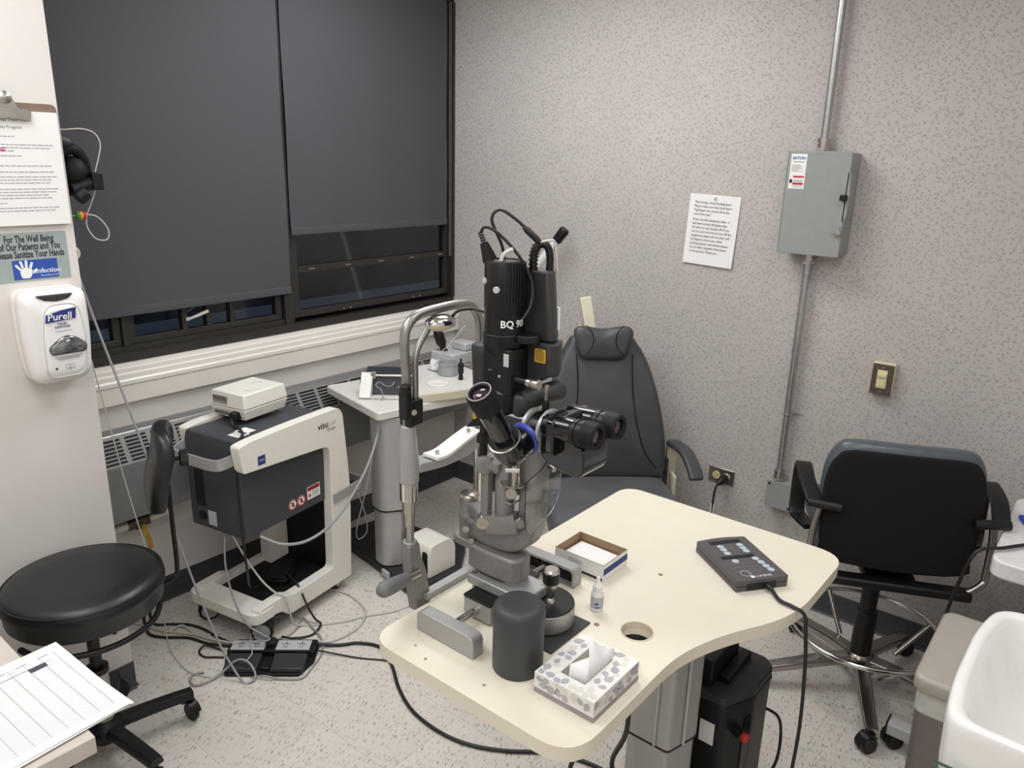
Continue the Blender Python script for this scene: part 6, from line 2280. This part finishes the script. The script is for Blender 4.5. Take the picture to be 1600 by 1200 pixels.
# ================================================================== right side: table, bin, sink
t = thing('small_white_table', 'white topped instrument table with rounded corners beside the operator chair', 'table', (-0.43, -2.872, 0))
m = MB()
m.prism(rounded(rect(-0.265, 0.27, -0.25, 0.25), 0.045, 6), 0.70, 0.75)
m.build('table_top', mat('bright_white_laminate', (230, 228, 228), 0.3), t, 0.006, seg=3)
m = MB()
m.prism(rounded(rect(-0.07, 0.07, -0.05, 0.15), 0.02), 0.06, 0.70)
m.build('column', M_LEDGREY, t, 0.003)
m = MB()
m.box(-0.215, -0.165, -0.22, 0.42, 0.055, 0.095)
m.box(0.165, 0.215, -0.24, 0.2, 0.055, 0.095)
m.box(-0.17, 0.17, -0.03, 0.12, 0.055, 0.095)
m.build('foot_bar', M_LEDGREY, t, 0.004)
m = MB()
for x, y in ((-0.19, 0.42), (0.19, 0.2)):
    m.box(x - 0.026, x + 0.026, y, y + 0.004, 0.053, 0.097)
m.build('end_cap', M_BLACK, t)
for x, y in ((-0.19, 0.413), (0.19, 0.18), (-0.19, -0.19), (0.19, -0.19)):
    caster(t, (x, y), 2.4, r=0.027, w=0.022)
t2o = thing('blue_clip', 'small bright blue plastic clip on the white table', 'clip', (-0.37, -2.665, 0.7505), 0.4)
m = MB()
m.prism(rounded(rect(-0.03, 0.03, -0.02, 0.012), 0.008), 0, 0.012)
m.build('jaw', mat('royal_blue_plastic', (40, 60, 190), 0.35), t2o, 0.003)
m = MB()
m.tube([(-0.02, -0.01, 0.012), (0.0, -0.015, 0.03), (0.02, -0.01, 0.012)], 0.004, 8)
m.build('spring', M_STEEL, t2o)
cable('black_table_lead', 'black lead running over the white table and down behind the operator chair', [(-0.40, -2.83, 0.756), (-0.52, -2.71, 0.757), (-0.62, -2.64, 0.759), (-0.672, -2.585, 0.748), (-0.685, -2.56, 0.64), (-0.67, -2.545, 0.5), (-0.66, -2.55, 0.3), (-0.67, -2.57, 0.12), (-0.78, -2.7, 0.02), (-0.8, -2.9, 0.006)], 0.005, M_CABLEB)

t = thing('pedal_bin', 'taupe plastic bin with a flat lid and pale liner edge next to the sink', 'bin', (-1.01, -2.695, 0))
m = MB()
ol = rounded(rect(-0.165, 0.165, -0.125, 0.13), 0.03, 5)
m.prism([(x * 0.86, y * 0.86) for x, y in ol], 0.0, 0.56, top=[(x * 0.97, y * 0.97) for x, y in ol])
m.build('body', M_TAUPED, t, 0.004)
m = MB()
m.prism([(x * 0.985, y * 0.985) for x, y in ol], 0.535, 0.60)
m.build('liner', mat('clear_liner', (200, 198, 192), 0.25, var=0.1), t, 0.006)
m = MB()
m.cushion([(x * 1.08, y * 1.05) for x, y in ol], 0.596, 0.64, 0.012, dome=0.003)
m.build('lid', M_TAUPE, t, smooth=50)
m = MB()
m.box(-0.05, 0.05, 0.10, 0.16, 0.01, 0.025)
m.build('pedal', M_BLACK, t, 0.004)

t = thing('wash_basin', 'white porcelain wall basin with thick rounded rim', 'sink', (-1.425, -2.908, 0.63))
m = MB()
rim = rounded([(-0.235, -0.245), (0.24, -0.245), (0.232, 0.222), (0.11, 0.246), (-0.1, 0.25), (-0.228, 0.238)], [0.03, 0.03, 0.05, 0.1, 0.1, 0.045], 7)


def ring(s, cx=0.0, cy=0.0):
    return [((x - cx) * s + cx, (y - cy) * s + cy) for x, y in rim]


lv = [(0.45, 0.0), (0.62, 0.0), (0.80, 0.03), (0.93, 0.075), (0.955, 0.11), (0.985, 0.125), (0.99, 0.19), (1.0, 0.225), (0.995, 0.243), (0.975, 0.25), (0.92, 0.249), (0.90, 0.243), (0.87, 0.225), (0.82, 0.18), (0.74, 0.12), (0.62, 0.085), (0.4, 0.07), (0.1, 0.066)]
vs, fs = [], []
n = len(rim)
for s, z in lv:
    vs += [(x, y, z) for x, y in ring(s, 0.0, -0.03)]
for k in range(len(lv) - 1):
    for i in range(n):
        j = (i + 1) % n
        fs.append((k * n + i, k * n + j, (k + 1) * n + j, (k + 1) * n + i))
fs.append(tuple(reversed(range(n))))
fs.append(tuple(range((len(lv) - 1) * n, len(lv) * n)))
m.add(vs, fs)
o = m.build('basin', M_PORC, t, smooth=60)
ss = o.modifiers.new('sub', 'SUBSURF')
ss.levels = ss.render_levels = 1
m = MB()
m.cyl((0.17, 0.0, 0.175), (0.184, 0.0, 0.178), 0.009, n=14)
m.build('overflow', M_DKGREY, t)
m = MB()
m.lathe([(0.022, 0.066), (0.02, 0.0675), (0.0, 0.066)], Matrix.Translation((0, -0.03, 0)), 20)
m.build('drain', M_CHROME, t)
m = MB()
m.tube([(0, -0.18, 0.24), (0, -0.18, 0.36), (0, -0.14, 0.40), (0, -0.08, 0.39), (0, -0.06, 0.35)], 0.012, 12)
m.build('tap', M_CHROME, t, smooth=60)
bars([(-0.14, -0.06, 0.05 + k * 0.012, 0.056 + k * 0.012) for k in range(2)], basis((-0.2335, 0.1, 0.1), (0, -1, 0), (0, 0, 1)), mat('green_print', (70, 100, 80), 0.5), t, 'green_mark')

# ================================================================== black laser power unit under the table
t = thing('laser_power_unit', 'tall black laser power unit with red key switch under the cream table', 'power unit', (-1.20, -2.165, 0))
m = MB()
foot_ = [(-0.12, -0.02), (-0.09, -0.03), (-0.02, -0.06), (0.09, -0.06), (0.12, -0.03), (0.12, 0.12), (-0.12, 0.12)]
m.prism(rounded(foot_, 0.012, 3), 0.001, 0.425)
m.build('case', M_BLACK, t, 0.004)
m = MB()
m.prism(rounded([(x * 1.02, y * 1.02) for x, y in foot_], 0.012, 3), 0.425, 0.45)
m.build('top_cover', M_DKGREY, t, 0.005)
m = MB()
m.box(-0.10, 0.07, 0.03, 0.115, 0.45, 0.525)
m.box(-0.06, 0.09, 0.0, 0.03, 0.45, 0.47)
m.build('carry_bay', M_BLACK, t, 0.004)
m = MB()
m.prism(rounded(rect(-0.012, 0.012, 0.05, 0.37), 0.012, 4), 0.0, 0.003, basis((-0.036, -0.052, 0), (0.928, -0.371, 0), (0, 0, 1)))
m.build('front_groove', M_GLOSSB, t)
m = MB()
m.turn((-0.068, -0.037, 0.335), (-0.077, -0.062, 0.335), [(0.014, 0), (0.014, 0.7), (0.012, 0.72)], 18)
kb = m.build('key_switch', M_BLACK, t)
m = MB()
m.turn((-0.077, -0.061, 0.335), (-0.081, -0.073, 0.335), [(0.012, 0), (0.0125, 0.7), (0.009, 1.0), (0, 1.0)], 18)
m.build('red_cap', M_RED, kb)
m = MB().box(-0.122, -0.1205, 0.0, 0.04, 0.30, 0.365)
m.build('rating_label', M_PAPER, t)
cable('looped_power_lead', 'black lead looping beside the laser power unit', [(-1.09, -2.20, 0.30), (-1.05, -2.24, 0.26), (-1.03, -2.25, 0.18), (-1.05, -2.25, 0.1), (-1.07, -2.22, 0.06), (-1.07, -2.1, 0.01), (-1.0, -2.0, 0.006)], 0.0045, M_CABLEB)
cable('upper_power_lead', 'short black lead rising from the top of the laser power unit', [(-1.13, -2.08, 0.48), (-1.07, -2.07, 0.52), (-1.03, -2.05, 0.49), (-1.01, -2.03, 0.3), (-1.0, -2.0, 0.1), (-0.98, -1.95, 0.006)], 0.0045, M_CABLEB)
cable('column_lead_bundle', 'bundle of black leads curling behind the cream table column', [(-1.62, -2.09, 0.75), (-1.63, -2.08, 0.62), (-1.635, -2.08, 0.50), (-1.60, -2.03, 0.36), (-1.57, -2.05, 0.25), (-1.6, -2.12, 0.12), (-1.57, -2.0, 0.07)], 0.006, M_CABLEB)
cable('column_lead_loop', 'black lead arching out from the cream table column', [(-1.60, -2.02, 0.50), (-1.68, -1.98, 0.42), (-1.70, -1.97, 0.3), (-1.66, -1.98, 0.2), (-1.6, -2.0, 0.1), (-1.5, -1.9, 0.066)], 0.0055, M_CABLEB)
